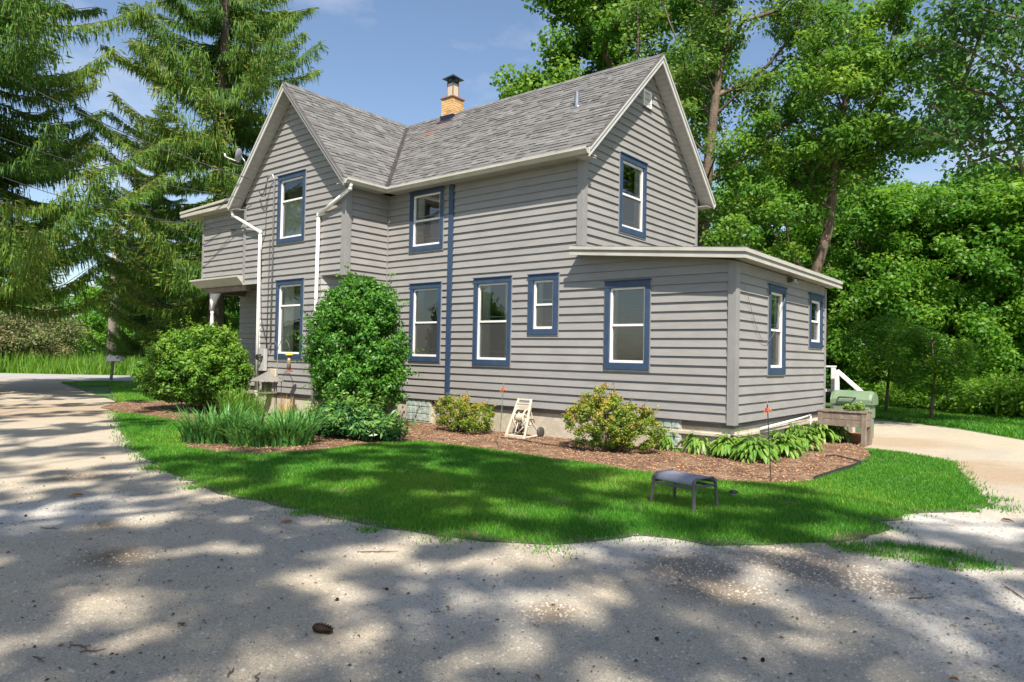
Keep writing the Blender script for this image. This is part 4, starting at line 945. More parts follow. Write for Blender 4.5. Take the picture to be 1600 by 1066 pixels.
# ------------------------------------------------------------------ unseen shade trees behind the camera, crowns trimmed to shape the dappled shade
SV = np.array([SUN.x/SUN.z, SUN.y/SUN.z, 1.0])
lim_px = [(0, 700), (130, 728), (250, 716), (330, 700), (470, 704), (640, 687), (760, 706), (900, 722), (1000, 738), (1120, 752), (1250, 762), (1310, 778), (1400, 806), (1480, 822), (1620, 812)]
LIM = [G(*p)[:2] for p in lim_px]
def shaded(p2):
    """True on the camera side of the line where the dappled shade ends"""
    x, y, w = proj((p2[0], p2[1], 0))
    if w < .5: return True
    if x < 265 and 603 < y < 716 and math.sin(p2[0]*1.9+.6*math.sin(p2[1]*2.0)) > -.3: return True
    if x < 0: return y > 700
    for (xa, ya), (xb, yb) in zip(lim_px, lim_px[1:]):
        if xa <= x <= xb: return y > ya+(yb-ya)*(x-xa)/(xb-xa)
    return True
def out_of_frame(p):
    x, y, w = proj(p)
    return w < .3 or y < -70 or x < -120 or x > 1720 or y > 1130
def shade_ok(p):
    g = p-SV*p[2]
    return out_of_frame(p) and shaded(g[:2])
def LAWN_THIN_SHADE(g):
    x, y, w = proj(g); return w > 0 and 250 < x < 1400 and 690 < y < 770+.12*(x-250 if x < 900 else 650)  # lawn strip where crown clusters are thinned to let more sun through
def shade_tree(name, label, loc, targets, h0, h1, n, seed, r_base, H, per=110, leaf=(.20, .14), crad=.40, m=None):
    rg = nrg(seed); t = thing(name, label, 'tree', loc, 'shade trees along the near side of the drive'); cl = []
    (x0, x1), (y0, y1) = targets; tries = 0
    for gx_ in np.arange(x0, x1, n):
        for gy_ in np.arange(y0, y1, n):
            g = np.array([gx_, gy_, 0])+np.append(rg.uniform(-.36, .36, 2)*n, 0); h = rg.uniform(h0, h1); p = g+SV*h
            x, y, w = proj(g)
            if rg.uniform() < (.80 if LAWN_THIN_SHADE(g) else .94) and (w > 1.5 and -350 < x < 1950 or rg.uniform() < .3) and shade_ok(p): cl.append(p-np.array(loc))
    cl = np.array(cl)
    nd, par, rad = skeleton(path([(0, 0, -.1), (.2, .1, H*.3), (0, .2, H*.6), (.1, 0, H)], .9), cl, rg, r_base*.55, .7, .008)
    o = bpy.data.objects.new('trunk', wood_mesh('trunk', nd, par, rad)); o.data.materials.append(M_bark); link_local(o, t)
    P, u, ti = leafy(cl, per, crad, rg); k = np.array([shade_ok(p) for p in P+np.array(loc)]); P, u, ti = P[k], u[k], ti[k]
    o = bpy.data.objects.new('crown', leaf_mesh('crown', P, leaf[0], leaf[1], rg, ti, .5, .3, u)); o.data.materials.append(m or M_dkleaf); link_local(o, t); return t
shade_tree('shade_tree', 'big shade tree standing behind the near edge of the drive', (24.5, -19.0, 0), ((7.0, 19.0), (-13.0, -1.5)), 15, 23, .66, 61, .45, 21)
shade_tree('shade_tree', 'second shade tree along the near side of the drive', (14.0, -20.5, 0), ((-2.0, 9.0), (-13.5, -2.0)), 15, 23, .66, 62, .45, 21)
shade_tree('shade_tree', 'third shade tree farther along the near side of the drive', (2.0, -20.0, 0), ((-18, -1.0), (-13, -1.5)), 14, 22, .78, 63, .4, 19)
# overhanging branches, top right of the view: a tree standing right of the drive
rg = nrg(64)
bl = gz(at(1800, 540, 21.5))
def in_branch(p):
    x, y, w = proj(p); return x > 1425+rg.uniform(-40, 60)-.10*(y-100) and y < 285-.55*max(0, 1500-x)+rg.uniform(-30, 30)
ov = make_tree('overhanging_tree', 'dark leaved tree at the right edge whose branches hang over the back drive', bl, path([(0, 0, -.1), (.1, .1, 4), (0, .2, 8), (0, .1, 12)]),
     [((-1.5, -1.2, 10.4), (3.4, 3.4, 3.8), 130), ((-2.7, -2.2, 8.0), (2.2, 2.2, 2.4), 65), ((1.0, .7, 11.5), (3.0, 3.0, 3.4), 45)], 70, .85, (.18, .085), M_dkleaf, 65, .2, keep=in_branch, rise=.5)

# ------------------------------------------------------------------ garden shrubs
def shrub(name, label, loc, blobs, n_tw, per, crad, leaf, m, seed, up=.35, group=None, tilt=0, zmin=.05):
    """many twigs from the base, leaves in small sprays on a lumpy shell"""
    rg = nrg(seed); t = thing(name, label, 'shrub', loc, group)
    cl = crown_points([(c, r, k) for c, r, k in blobs], rg, .62); cl[:, 2] = np.maximum(cl[:, 2], .12)
    w = MB()
    for i in rg.choice(len(cl), min(n_tw, len(cl)), False):
        c = cl[i]; b = np.array([c[0]*.12+rg.normal()*.06, c[1]*.12+rg.normal()*.06, -.03]); mid = b+(c-b)*.5+np.array([c[0], c[1], 0])*-.12+rg.normal(size=3)*.04
        w.tube([b, mid, c], [.016, .011, .004], 4, False)
    P, u, ti = leafy(cl, per, crad, rg, .8); P[:, 2] = np.maximum(P[:, 2], zmin+rg.uniform(0, .08, len(P)))
    ctr = cl.mean(0); ns = max(10, len(cl)//6); sh = cl[rg.choice(len(cl), ns, False)]; od = unit(sh-ctr+np.array([0, 0, .35])); sl_ = rg.uniform(.9, 2.2, ns)*crad*1.15; SP = []; SU = []
    for k in range(ns):
        w.tube([sh[k], sh[k]+od[k]*sl_[k]*.95], [.004, .002], 3, False); m_ = 16; f_ = rg.uniform(.25, 1, m_); SP.append(sh[k]+od[k]*(sl_[k]*f_)[:, None]+rg.normal(size=(m_, 3))*leaf[0]*.45); SU.append(np.repeat(od[k][None], m_, 0))
    SP = np.concatenate(SP); SU = np.concatenate(SU); SP[:, 2] = np.maximum(SP[:, 2], zmin); P = np.concatenate([P, SP]); u = np.concatenate([u, SU]); ti = np.concatenate([ti, np.clip(rg.normal(.72, .15, len(SP)), 0, 1)])
    ti = np.clip(ti+tilt*(P[:, 2]-P[:, 2].mean())/P[:, 2].max(), 0, 1)
    o = bpy.data.objects.new('stems', w.mesh('stems', True)); o.data.materials.append(M_bark); link_local(o, t); tag(o, kind='stuff')
    o = bpy.data.objects.new('crown', leaf_mesh('crown', P, leaf[0], leaf[1], rg, ti, up, .2, u)); o.data.materials.append(m); link_local(o, t); return t
shrub('rounded_shrub', 'tall rounded green shrub covering the inner corner of the house', (1.20, -1.85, 0), [((0, 0, 1.78), (1.26, .98, 1.36), 340), ((.0, .05, 2.62), (1.02, .75, .72), 150), ((.45, -.1, 1.15), (1.0, .85, .75), 120), ((-.5, 0, 1.3), (.9, .75, .9), 100), ((-.8, -.1, 2.35), (.38, .35, .4), 20), ((.75, 0, 2.6), (.4, .35, .36), 20), ((.15, 0, 3.15), (.35, .3, .3), 14), ((.95, -.2, 1.5), (.4, .4, .5), 20)], 46, 80, .20, (.085, .042), M_shrub, 71)
shrub('hedge_shrub', 'wide spreading hedge shrub with lime tips beside the porch', (-4.68, -2.55, 0), [((0, 0, 1.15), (1.88, 1.0, .95), 250), ((-.95, -.25, 1.0), (.95, .85, .75), 90), ((.85, .0, 1.15), (.95, .8, .85), 100), ((0, 0, 1.9), (1.35, .7, .28), 60), ((-1.3, -.3, 1.55), (.42, .4, .42), 22), ((.95, -.2, 1.95), (.5, .4, .34), 22), ((-.35, -.6, 1.7), (.45, .4, .45), 20), ((1.5, 0, .9), (.5, .5, .5), 22)], 60, 95, .22, (.10, .045), M_hedge, 72, up=.6, tilt=.35, zmin=.25)
shrub('spirea_shrub', 'low yellow green spirea left of the garden hose reel', tuple(G(718, 676)), [((-.20, .1, .42), (.54, .46, .38), 84), ((.38, .05, .36), (.46, .42, .33), 60)], 26, 62, .11, (.05, .026), M_spirea, 73, up=.5, tilt=.5, group=None)
shrub('spirea_shrub', 'larger golden spirea with rusty tips right of the garden hose reel', (7.22, -.85, 0), [((-.12, 0, .52), (.74, .62, .48), 150), ((-.12, .0, .90), (.30, .30, .28), 32), ((.52, .1, .42), (.50, .46, .40), 66), ((.62, .15, .68), (.14, .14, .14), 8)], 30, 66, .10, (.052, .028), M_spirea, 74, up=.5, tilt=.4)
shrub('peony_plant', 'dark leaved peony clump below the rounded shrub', tuple(G(548, 684)), [((0, 0, .28), (.95, .55, .28), 96), ((.6, .15, .22), (.55, .45, .22), 50), ((-.5, .35, .42), (.8, .5, .30), 66)], 26, 30, .18, (.15, .048), M_peony, 75, up=.8, tilt=.45)
def blades(name, label, loc, n, rad, h, w, m, seed, cat='plant', arch=.45, group=None, part='leaves'):
    rg = nrg(seed); t = thing(name, label, cat, loc, group); V = []; F = []; T = []
    for i in range(n):
        a = rg.uniform(0, 2*math.pi); r = rad*math.sqrt(rg.uniform()); b = np.array([r*math.cos(a)*1.0, r*math.sin(a), -.01]); az = a+rg.normal()*.7
        d = np.array([math.cos(az), math.sin(az), 0]); s = np.array([-d[1], d[0], 0]); H = h*rg.uniform(.55, 1.1); k = arch*rg.uniform(.2, 1.3)*H
        tn = min(1, max(0, rg.normal(.45, .22))); bi = len(V)
        for q in range(6):
            f = q/5; c = b+d*(k*f*f*1.1)+np.array([0, 0, H*(f-.28*k/H*f**3)]); ww_ = w*(1-f**2.2)*.5+.001
            V += [c-s*ww_, c+s*ww_]; T += [tn]*2
        F += [(bi+2*q, bi+2*q+1, bi+2*q+3, bi+2*q+2) for q in range(5)]
    o = bpy.data.objects.new(part, arr_mesh(part, np.array(V), np.array(F), T, True)); o.data.materials.append(m); link_local(o, t); tag(o, kind='stuff'); return t
GI = 'irises in the bed'
blades('iris_clump', 'leftmost sword leaved iris clump by the lawn edge', G(338, 690), 330, .56, .76, .046, M_iris, 81, group=GI, arch=.75)
blades('iris_clump', 'iris clump with long arching blades in front of the peony', G(440, 694), 320, .54, .74, .046, M_iris, 82, group=GI, arch=.85)
blades('iris_clump', 'small iris clump squeezed between the two larger iris clumps', G(390, 697), 150, .34, .60, .034, M_iris, 86, group=GI, arch=.9)
blades('ornamental_grass', 'fine pale green grassy clump behind the irises', G(378, 668), 420, .45, .95, .014, M_tall, 83, arch=.35)
blades('lily_clump', 'green strap leaved lily clump between the downspout and the peony', G(480, 668), 160, .5, .62, .030, M_hosta, 84, arch=.6)
blades('dry_stalks', 'dry straw coloured stalks against the foundation by the bird feeder', (-1.75, -1.75, 0), 60, .22, .62, .014, mat('dry_straw', (.42, .30, .14), .9), 85, arch=.2)
def hosta(loc, R_, n, seed, label):
    rg = nrg(seed); t = thing('hosta_plant', label, 'plant', loc, 'hostas along the low wing'); V = []; F = []; T = []; st = MB()
    for i in range(n):
        az = rg.uniform(0, 2*math.pi); ring = rg.uniform(.12, 1)**.7; d = np.array([math.cos(az), math.sin(az), 0]); s = np.array([-d[1], d[0], 0])
        L = rg.uniform(.10, .18); W = L*rg.uniform(.32, .46); r0 = R_*ring*.72; z0 = R_*(.86-.66*ring)+.07+rg.normal()*.05; tn = min(1, max(0, rg.normal(.36, .2))); bi = len(V); pitch = .6-1.15*ring+rg.normal()*.15
        base = d*r0+np.array([0, 0, z0]); st.tube([d*.03, base*.6+np.array([0, 0, .06]), base], .006, 3, False)
        for q in range(6):
            f = q/5; c = base+d*(L*f*math.cos(pitch))+np.array([0, 0, L*(f*math.sin(pitch)-.42*f*f)]); ww_ = W*math.sin(math.pi*min(1, f*.86+.12))**.8*.5 if q < 5 else .002
            V += [c-s*ww_+np.array([0, 0, ww_*.45]), c, c+s*ww_+np.array([0, 0, ww_*.45])]; T += [min(1, tn+.2), tn, min(1, tn+.2)]
        for q in range(5):
            a = bi+3*q; F += [(a, a+1, a+4, a+3), (a+1, a+2, a+5, a+4)]
    for k in range(rg.integers(2, 5)):
        az = rg.uniform(0, 6.28); p = np.array([math.cos(az), math.sin(az), 0])*.1; st.tube([p*.3, p*1.2+np.array([0, 0, .3]), p*2.2+np.array([0, 0, rg.uniform(.48, .62)])], [.005, .004, .003], 4, False)
    o = bpy.data.objects.new('leaves', arr_mesh('leaves', np.array(V), np.array(F), T, True)); o.data.materials.append(M_hosta); link_local(o, t); tag(o, kind='stuff')
    o = bpy.data.objects.new('stalks', st.mesh('stalks')); o.data.materials.append(M_hosta); link_local(o, t); tag(o, kind='stuff')
hs = [(1048, 704, .30, 'hosta beside the golden spirea'), (1092, 709, .33, 'second hosta from the golden spirea'), (1138, 716, .34, 'hosta in front of the house corner, nearest the lawn stool'), (1178, 722, .38, 'widest hosta at the low wing corner'),
      (1222, 714, .36, 'hosta just right of the dark garden stake'), (1255, 704, .36, 'hosta below the tall window of the low wing'), (1280, 692, .34, 'hosta below the small end window'), (1303, 692, .32, 'hosta at the foot of the raised planter'), (1238, 694, .33, 'hosta hugging the foundation of the low wing'), (1120, 700, .30, 'hosta against the foundation left of the corner')]
for i, (px, py, R_, lb) in enumerate(hs): hosta(G(px, py-1), R_*1.15, 185, 90+i, lb)

# ------------------------------------------------------------------ lawn grass, mulch chips, loose stones
def in_poly(P, poly):
    x, y = P[:, 0], P[:, 1]; r = np.zeros(len(P), bool); n = len(poly)
    for i in range(n):
        x0, y0 = poly[i]; x1, y1 = poly[(i+1) % n]
        c = ((y0 > y) != (y1 > y)); r ^= c & (x < (x1-x0)*(y-y0)/((y1-y0) if y1 != y0 else 1e-9)+x0)
    return r
def scatter(n, poly, rg, ref=7.0, pw=1.6, avoid=None):
    """random ground points, thinned with distance from where the photographer stands"""
    A = np.array(poly); lo, hi = A.min(0), A.max(0); out = []; tot = 0
    while tot < n:
        P = rg.uniform(lo, hi, (200000, 2)); k = in_poly(P, poly)
        if avoid: k &= ~in_poly(P, avoid)
        P = P[k]; d = np.hypot(P[:, 0]-CAM[0], P[:, 1]-CAM[1]); v = (P-CAM[:2])
        fw = v@FWD[:2]; la = np.abs(v@RGT[:2]); k = (rg.uniform(0, 1, len(P)) < (ref/np.maximum(d, ref))**pw) & (la < fw*.80+1.2)
        P = P[k]; out.append(P); tot += len(P)
    return np.concatenate(out)[:n]
def grass(name, label, P, h, w, m, rg, parent=None):
    n = len(P); d = np.hypot(P[:, 0]-CAM[0], P[:, 1]-CAM[1]); hh = h*rg.uniform(.5, 1.25, n)*(1+.18*np.sin(P[:, 0]*2.1+np.sin(P[:, 1]*1.7)*2)); ww_ = w*np.maximum(1, d/8)*rg.uniform(.7, 1.3, n)
    a = rg.uniform(0, math.pi, n); s = np.column_stack([np.cos(a), np.sin(a), 0*a])*(ww_/2)[:, None]; b = np.column_stack([P, np.full(n, -.002)]); tip = b+np.column_stack([rg.normal(size=(n, 2))*.42*hh[:, None], hh])
    V = np.empty((n, 3, 3)); V[:, 0] = b-s; V[:, 1] = b+s; V[:, 2] = tip
    patch = .22*np.clip(np.sin(P[:, 0]*2.7+P[:, 1])*np.sin(P[:, 1]*3.3)-.45, 0, 1)+.12*np.sin(P[:, 0]*.9+1.3*np.sin(P[:, 1]*.7))+.08*np.sin(P[:, 1]*2.3+P[:, 0]*1.1)
    o = mobj(name, arr_mesh(name, V.reshape(-1, 3), np.arange(3*n).reshape(n, 3), np.repeat(np.clip(rg.normal(.48, .2, n)+patch, 0, 1), 3)), m, parent); tag(o, label, 'grass', kind='stuff'); return o
rg = nrg(101)
P = scatter(380000, LAWN, rg, 8.0, 1.5, MULCH)
def edge_dist(P, poly):
    d = np.full(len(P), 1e9)
    for (x0, y0), (x1, y1) in zip(poly, poly[1:]+poly[:1]):
        e = np.array([x1-x0, y1-y0]); L2_ = e@e+1e-9; t_ = np.clip(((P-np.array([x0, y0]))@e)/L2_, 0, 1); d = np.minimum(d, np.hypot(*(P-np.array([x0, y0])-t_[:, None]*e).T))
    return d
ed_ = edge_dist(P, LAWN); rag = .16+.16*np.sin(P[:, 0]*3.9+2*np.sin(P[:, 1]*3.1))*np.sin(P[:, 1]*4.7+P[:, 0]*1.3); P = P[(rg.uniform(0, 1, len(P)) < np.clip(ed_/np.maximum(rag, .03), .12, 1)**1.3) | (P[:, 1] > 2)]
lw = wobble(LAWN, .03, .1, 9); lw = np.array([p for p in lw if p[1] < 3 and p[0] > -7]); P = np.concatenate([P, lw[rg.integers(0, len(lw), 5000)]+rg.normal(size=(5000, 2))*.10])
P = P[~in_poly(P, MULCH)]
wear = np.sin(P[:, 0]*3.1+2*np.sin(P[:, 1]*2.3))*np.sin(P[:, 1]*3.7+1.5*np.sin(P[:, 0]*1.9)); P = P[rg.uniform(0, 1, len(P)) > np.clip((wear-.62)*2.2, 0, .75)]
grass('grass', 'mown green lawn grass in front of the house', P, .050, .0085, M_grass, rg)
tong = [tuple(G(*p)[:2]) for p in ((1280, 848), (1345, 845), (1470, 862), (1560, 885), (1490, 893), (1400, 872), (1330, 866))]
P = np.concatenate([scatter(1100, tong, rg, 8, 1)] + [np.array(q)+rg.normal(size=(160, 2))*rg.uniform(.05, .14) for q in [tuple(G(*p)[:2]) for p in ((1390, 852), (1425, 868), (1460, 880), (1500, 872), (1350, 858), (1320, 856), (1535, 885), (1440, 858), (860, 858), (700, 842), (575, 828), (470, 803), (300, 763), (235, 733), (1550, 780), (1560, 795), (1515, 798), (1480, 865), (1380, 866))]])
grass('weed_grass', 'thin weedy grass creeping over the gravel at the lawn edge', P, .05, .009, M_grass, rg)
# verge far right and the strip by the mailbox
vg = [tuple(G(*p)[:2]) for p in ((1345, 650), (1430, 660), (1500, 669), (1620, 690), (1660, 650), (1330, 630))]
P = scatter(26000, vg, rg, 20, 1); grass('verge_grass', 'grass verge between the back drive and the wood', P, .12, .012, M_grass, rg)
# mulch chips
P = scatter(15000, MULCH, rg, 9, 1.2); n = len(P); a = rg.uniform(0, 2*math.pi, n); L = rg.uniform(.018, .055, n); W = rg.uniform(.008, .02, n); d = np.column_stack([np.cos(a), np.sin(a), rg.normal(size=n)*.25]); s = np.column_stack([-np.sin(a), np.cos(a), rg.normal(size=n)*.25])
b = np.column_stack([P, np.full(n, .016)+rg.uniform(0, .012, n)]); V = np.empty((n, 5, 3)); V[:, 0] = b-d*L[:, None]/2-s*W[:, None]/2; V[:, 1] = b+d*L[:, None]/2-s*W[:, None]/2; V[:, 2] = b+d*L[:, None]/2+s*W[:, None]/2; V[:, 3] = b-d*L[:, None]/2+s*W[:, None]/2; V[:, 4] = b; V[:, 4, 2] += .010
I = np.arange(n)[:, None]*5; F = np.concatenate([I+np.array([[0, 1, 4]]), I+np.array([[1, 2, 4]]), I+np.array([[2, 3, 4]]), I+np.array([[3, 0, 4]])])
o = mobj('mulch_chips', arr_mesh('mulch_chips', V.reshape(-1, 3), F, np.repeat(rg.uniform(0, 1, n), 5)), M_mulch); tag(o, 'orange brown bark chips over the planting bed', 'mulch', kind='stuff')
# loose gravel
M_peb = mat('gravel_stone', (.4, .38, .35), .9, tint=[(0, (.14, .125, .105)), (.5, (.37, .33, .27)), (1, (.50, .46, .39))])
fgp = [tuple(G(*p)[:2]) for p in ((-60, 1100), (-60, 760), (200, 715), (420, 792), (860, 858), (1010, 842), (1290, 858), (1420, 872), (1640, 880), (1660, 1100))]
P = scatter(26000, fgp, rg, 3.5, 1.3)
P2 = np.concatenate([np.array(G(*p)[:2])+rg.normal(size=(k, 2))*sg for p, k, sg in (((1480, 930), 2800, .85), ((90, 800), 1600, .8), ((1560, 1000), 1400, .6), ((990, 848), 700, .6), ((1180, 880), 350, .6), ((1540, 820), 1400, .6), ((730, 930), 900, .5), ((560, 822), 700, .5), ((400, 795), 500, .4))])
P = np.concatenate([P, P2]); n = len(P); r = np.concatenate([.003+.011*rg.uniform(0, 1, n-len(P2))**2.5, .004+.014*rg.uniform(0, 1, len(P2))**2]); th = rg.uniform(0, 6.28, n)
oc = np.array([(1, 0, 0), (0, 1, 0), (-1, 0, 0), (0, -1, 0), (0, 0, .75)]); of = np.array([(0, 1, 4), (1, 2, 4), (2, 3, 4), (3, 0, 4)])
ca, sa = np.cos(th), np.sin(th); st_ = rg.uniform(.7, 1.35, (n, 1)); V = np.empty((n, 5, 3))
V[:, :, 0] = (oc[None, :, 0]*ca[:, None]*st_-oc[None, :, 1]*sa[:, None])*r[:, None]+P[:, 0:1]; V[:, :, 1] = (oc[None, :, 0]*sa[:, None]*st_+oc[None, :, 1]*ca[:, None])*r[:, None]+P[:, 1:2]; V[:, :, 2] = oc[None, :, 2]*r[:, None]-.004
F = (np.arange(n)[:, None, None]*5+of[None]).reshape(-1, 3)
o = mobj('loose_gravel', arr_mesh('loose_gravel', V.reshape(-1, 3), F, np.repeat(np.clip(rg.normal(.55, .22, n), 0, 1), 5)), M_peb); tag(o, 'loose gravel stones scattered over the drive', 'gravel', kind='stuff')

# needles, bud scales and bits of bark fallen on the drive
P = scatter(1100, fgp, rg, 5, 1.0); n = len(P); a = rg.uniform(0, 6.28, n); L = .007+.026*rg.uniform(0, 1, n)**3; d = np.column_stack([np.cos(a), np.sin(a), 0*a])*L[:, None]; s_ = np.column_stack([-np.sin(a), np.cos(a), 0*a])*(L*rg.uniform(.15, .5, n))[:, None]; b = np.column_stack([P, np.full(n, .003)])
V = np.empty((n, 5, 3)); V[:, 0] = b-d/2-s_/2; V[:, 1] = b+d/2-s_/2; V[:, 2] = b+d/2+s_/2; V[:, 3] = b-d/2+s_/2; V[:, 4] = b; V[:, 4, 2] += L*.3+.002
I = np.arange(n)[:, None]*5; F = np.concatenate([I+np.array([[0, 1, 4]]), I+np.array([[1, 2, 4]]), I+np.array([[2, 3, 4]]), I+np.array([[3, 0, 4]])])
o = mobj('drive_litter', arr_mesh('drive_litter', V.reshape(-1, 3), F, np.repeat(rg.uniform(0, 1, n), 5)), mat('litter_brown', (.08, .06, .04), .9, tint=[(0, (.035, .026, .02)), (.7, (.09, .065, .045)), (1, (.26, .17, .09))])); tag(o, 'small dark bits of bark and bud litter on the drive', 'litter', kind='stuff')

# ------------------------------------------------------------------ things in the yard
# patio footstool
M_sling = mat('grey_sling', (.22, .22, .27), .7, noise=(60, (.27, .27, .32), 3), bump=(220, .3, .002))
M_frame = mat('bronze_frame', (.085, .075, .085), .45, noise=(6, (.12, .105, .11), 4))
A, B, D_ = G(1021, 788), G(1083, 802), G(1119, 796)
ux = (B-A); Ls = np.linalg.norm(ux); ux /= Ls; uy = np.array([-ux[1], ux[0], 0]); Wd = .40; SH = .36
fs = thing('patio_footstool', 'low grey sling patio footstool standing on the lawn', 'stool', A+ux*Ls/2+uy*Wd/2)
sp_ = lambda a, b, z: A+ux*a+uy*b+np.array([0, 0, z])
for a, oa in ((0, -.02), (Ls, .02)):
    for b, ob in ((0, -.015), (Wd, .015)): MB().bar(sp_(a+oa*1.2, b+ob, -.01), sp_(a, b, SH-.02), .032, .024, ux).build('leg', M_frame, fs, bevel=.004)
for b in (0, Wd): MB().bar(sp_(.0, b, SH-.10), sp_(Ls, b, SH-.10), .018, .026).build('stretcher', M_frame, fs, bevel=.003)
for a in (0, Ls): MB().bar(sp_(a, 0, SH-.085), sp_(a, Wd, SH-.085), .018, .026).build('stretcher', M_frame, fs, bevel=.003)
for a in (0, Ls):
    m = MB(); m.tube([sp_(a, 0, SH-.07), sp_(a, .012, SH-.02), sp_(a, .05, SH+.003), sp_(a, Wd/2, SH+.006), sp_(a, Wd-.05, SH+.003), sp_(a, Wd-.012, SH-.02), sp_(a, Wd, SH-.07)], .014, 8); m.build('arched_rail', M_frame, fs, True)
m = MB(); vs = []; nn = 14
for i in range(nn+1):
    t = i/nn; b = -.004+(Wd+.008)*t; z = SH+.016-.075*abs(2*t-1)**6
    for j in range(7): f = j/6; vs.append(sp_(-.012+(Ls+.024)*f, b, z-.006*math.sin(math.pi*f)*(1-abs(2*t-1)**4)))
m.add(vs, [(i*7+j, i*7+j+1, (i+1)*7+j+1, (i+1)*7+j) for i in range(nn) for j in range(6)]); o = m.build('sling_seat', M_sling, fs, True); sm = o.modifiers.new('s', 'SOLIDIFY'); sm.thickness = .008
# garden stakes with ribbon
M_stake = mat('green_stake', (.035, .075, .045), .5, noise=(9, (.22, .24, .20), 4, (1, 1, .25), (.5, .75))); M_ribbon = mat('orange_ribbon', (.55, .13, .05), .6); M_stk2 = mat('dark_stake', (.02, .025, .022), .5)
def stake(base, top, m, label, pale=False, ht=None):
    t = thing('garden_stake', label, 'stake', base); b = np.array(base); MB().bar(b-np.array([0, 0, .05]), top, .022, .014).build('post', m, t)
    m2 = MB(); tp = np.array(top); d = (tp-b)/np.linalg.norm(tp-b)
    m2.tube([tp-d*.10, tp-d*.05], [.022, .026], 8); m2.tube([tp-d*.075+np.array([.02, .0, 0]), tp-d*.09+np.array([.06, .02, -.01])], [.014, .004], 5); m2.tube([tp-d*.06+np.array([-.02, .0, 0]), tp-d*.12+np.array([-.06, -.03, -.02])], [.012, .004], 5); m2.tube([tp-d*.05, tp+d*.05], [.012, .004], 5); m2.tube([tp-d*.09, tp-d*.17+np.array([-.015, -.02, 0])], [.01, .004], 4)
    m2.build('ribbon', M_ribbon, t)
pL = G(779, 701); dL = np.linalg.norm(pL[:2]-CAM[:2]); tL = at(787, 602, dL); stake(pL, tL, M_stake, 'mottled green metal stake with orange ribbon near the hose reel')
pR = G(1205, 753); dR = np.linalg.norm(pR[:2]-CAM[:2]); tR = at(1199, 632, dR); stake(pR, tR, M_stk2, 'thin dark stake with orange ribbon among the hostas')
# hose reel cart
M_beige = mat('beige_plastic', (.62, .55, .44), .5, noise=(6, (.50, .43, .33), 4)); M_tire = mat('dark_plastic', (.05, .05, .05), .6)
hx, hy = 4.86, -.42
hr = thing('hose_reel', 'beige plastic garden hose reel cart leaning against the foundation', 'hose reel', (hx, hy, 0))
H_ = .80
for s in (-1, 1):
    m = MB(); xb, xt = hx+s*.25, hx+s*.165
    m.bar((xb, hy-.20, .0), (xt, hy+.12, H_), .045, .035, (0, 1, 0)); m.bar((xb, hy-.16, .03), (xb+s*.02, hy+.32, .05), .035, .03); m.bar((xt+s*.03, hy+.02, .42), (xb+s*.02, hy+.30, .06), .03, .025, (0, 1, 0)); m.build('side_frame', M_beige, hr, bevel=.006)
MB().box((hx-.245, hy-.235, .0), (hx+.245, hy-.175, .07)).build('foot_bar', M_beige, hr, bevel=.008)
m = MB(); m.bar((hx-.17, hy+.12, H_-.02), (hx+.17, hy+.12, H_-.02), .035, .035); m.bar((hx-.17, hy+.085, H_-.10), (hx+.17, hy+.085, H_-.10), .02, .07, (0, 1, 0)); m.build('handle', M_beige, hr, bevel=.006)
m = MB(); m.box((hx-.17, hy+.05, H_-.24), (hx+.17, hy+.13, H_-.13)); m.build('tray', M_beige, hr, bevel=.01)
for s in (-1, 1):
    m = MB(); cx_, cz_ = hx+s*.125, .40; ring = [(cx_, hy+.05+.155*math.cos(q), cz_+.185*math.sin(q)) for q in [2*math.pi*i/20 for i in range(21)]]; m.tube(ring, .018, 6, False)
    for q in range(5): a = q*2*math.pi/5; m.bar((cx_, hy+.05, cz_), (cx_, hy+.05+.15*math.cos(a), cz_+.18*math.sin(a)), .016, .02, (1, 0, 0))
    m.build('reel_flange', M_beige, hr, True)
m = MB(); m.lathe((hx-.12, hy+.05, .40), [(.06, 0), (.06, .24)], 14, (1, 0, 0)); m.build('drum', M_beige, hr, True)
m = MB()
for k in range(9): 
    xk = hx-.10+.024*k; m.tube([(xk, hy+.05+.085*math.cos(q), .40+.085*math.sin(q)) for q in [2*math.pi*i/14 for i in range(15)]], .012, 5, False)
m.tube([(hx+.08, hy+.0, .33), (hx+.1, hy-.08, .2), (hx+.03, hy-.12, .12), (hx-.02, hy-.05, .09), (hx-.1, hy-.06, .12), (hx-.08, hy, .3)], .012, 6); m.build('hose', mat('tan_hose', (.42, .38, .30), .6), hr, True)
m = MB(); m.bar((hx+.16, hy+.05, .40), (hx+.30, hy+.05, .38), .02, .02); m.bar((hx+.30, hy+.05, .38), (hx+.36, hy-.02, .33), .02, .02); m.build('crank', M_tire, hr)
for s in (-1, 1): m = MB(); m.lathe((hx+s*.29, hy+.30, .11), [(.04, -.02), (.11, -.02), (.115, 0), (.11, .02), (.04, .02)], 18, (1, 0, 0)); m.build('wheel', M_tire, hr, True)
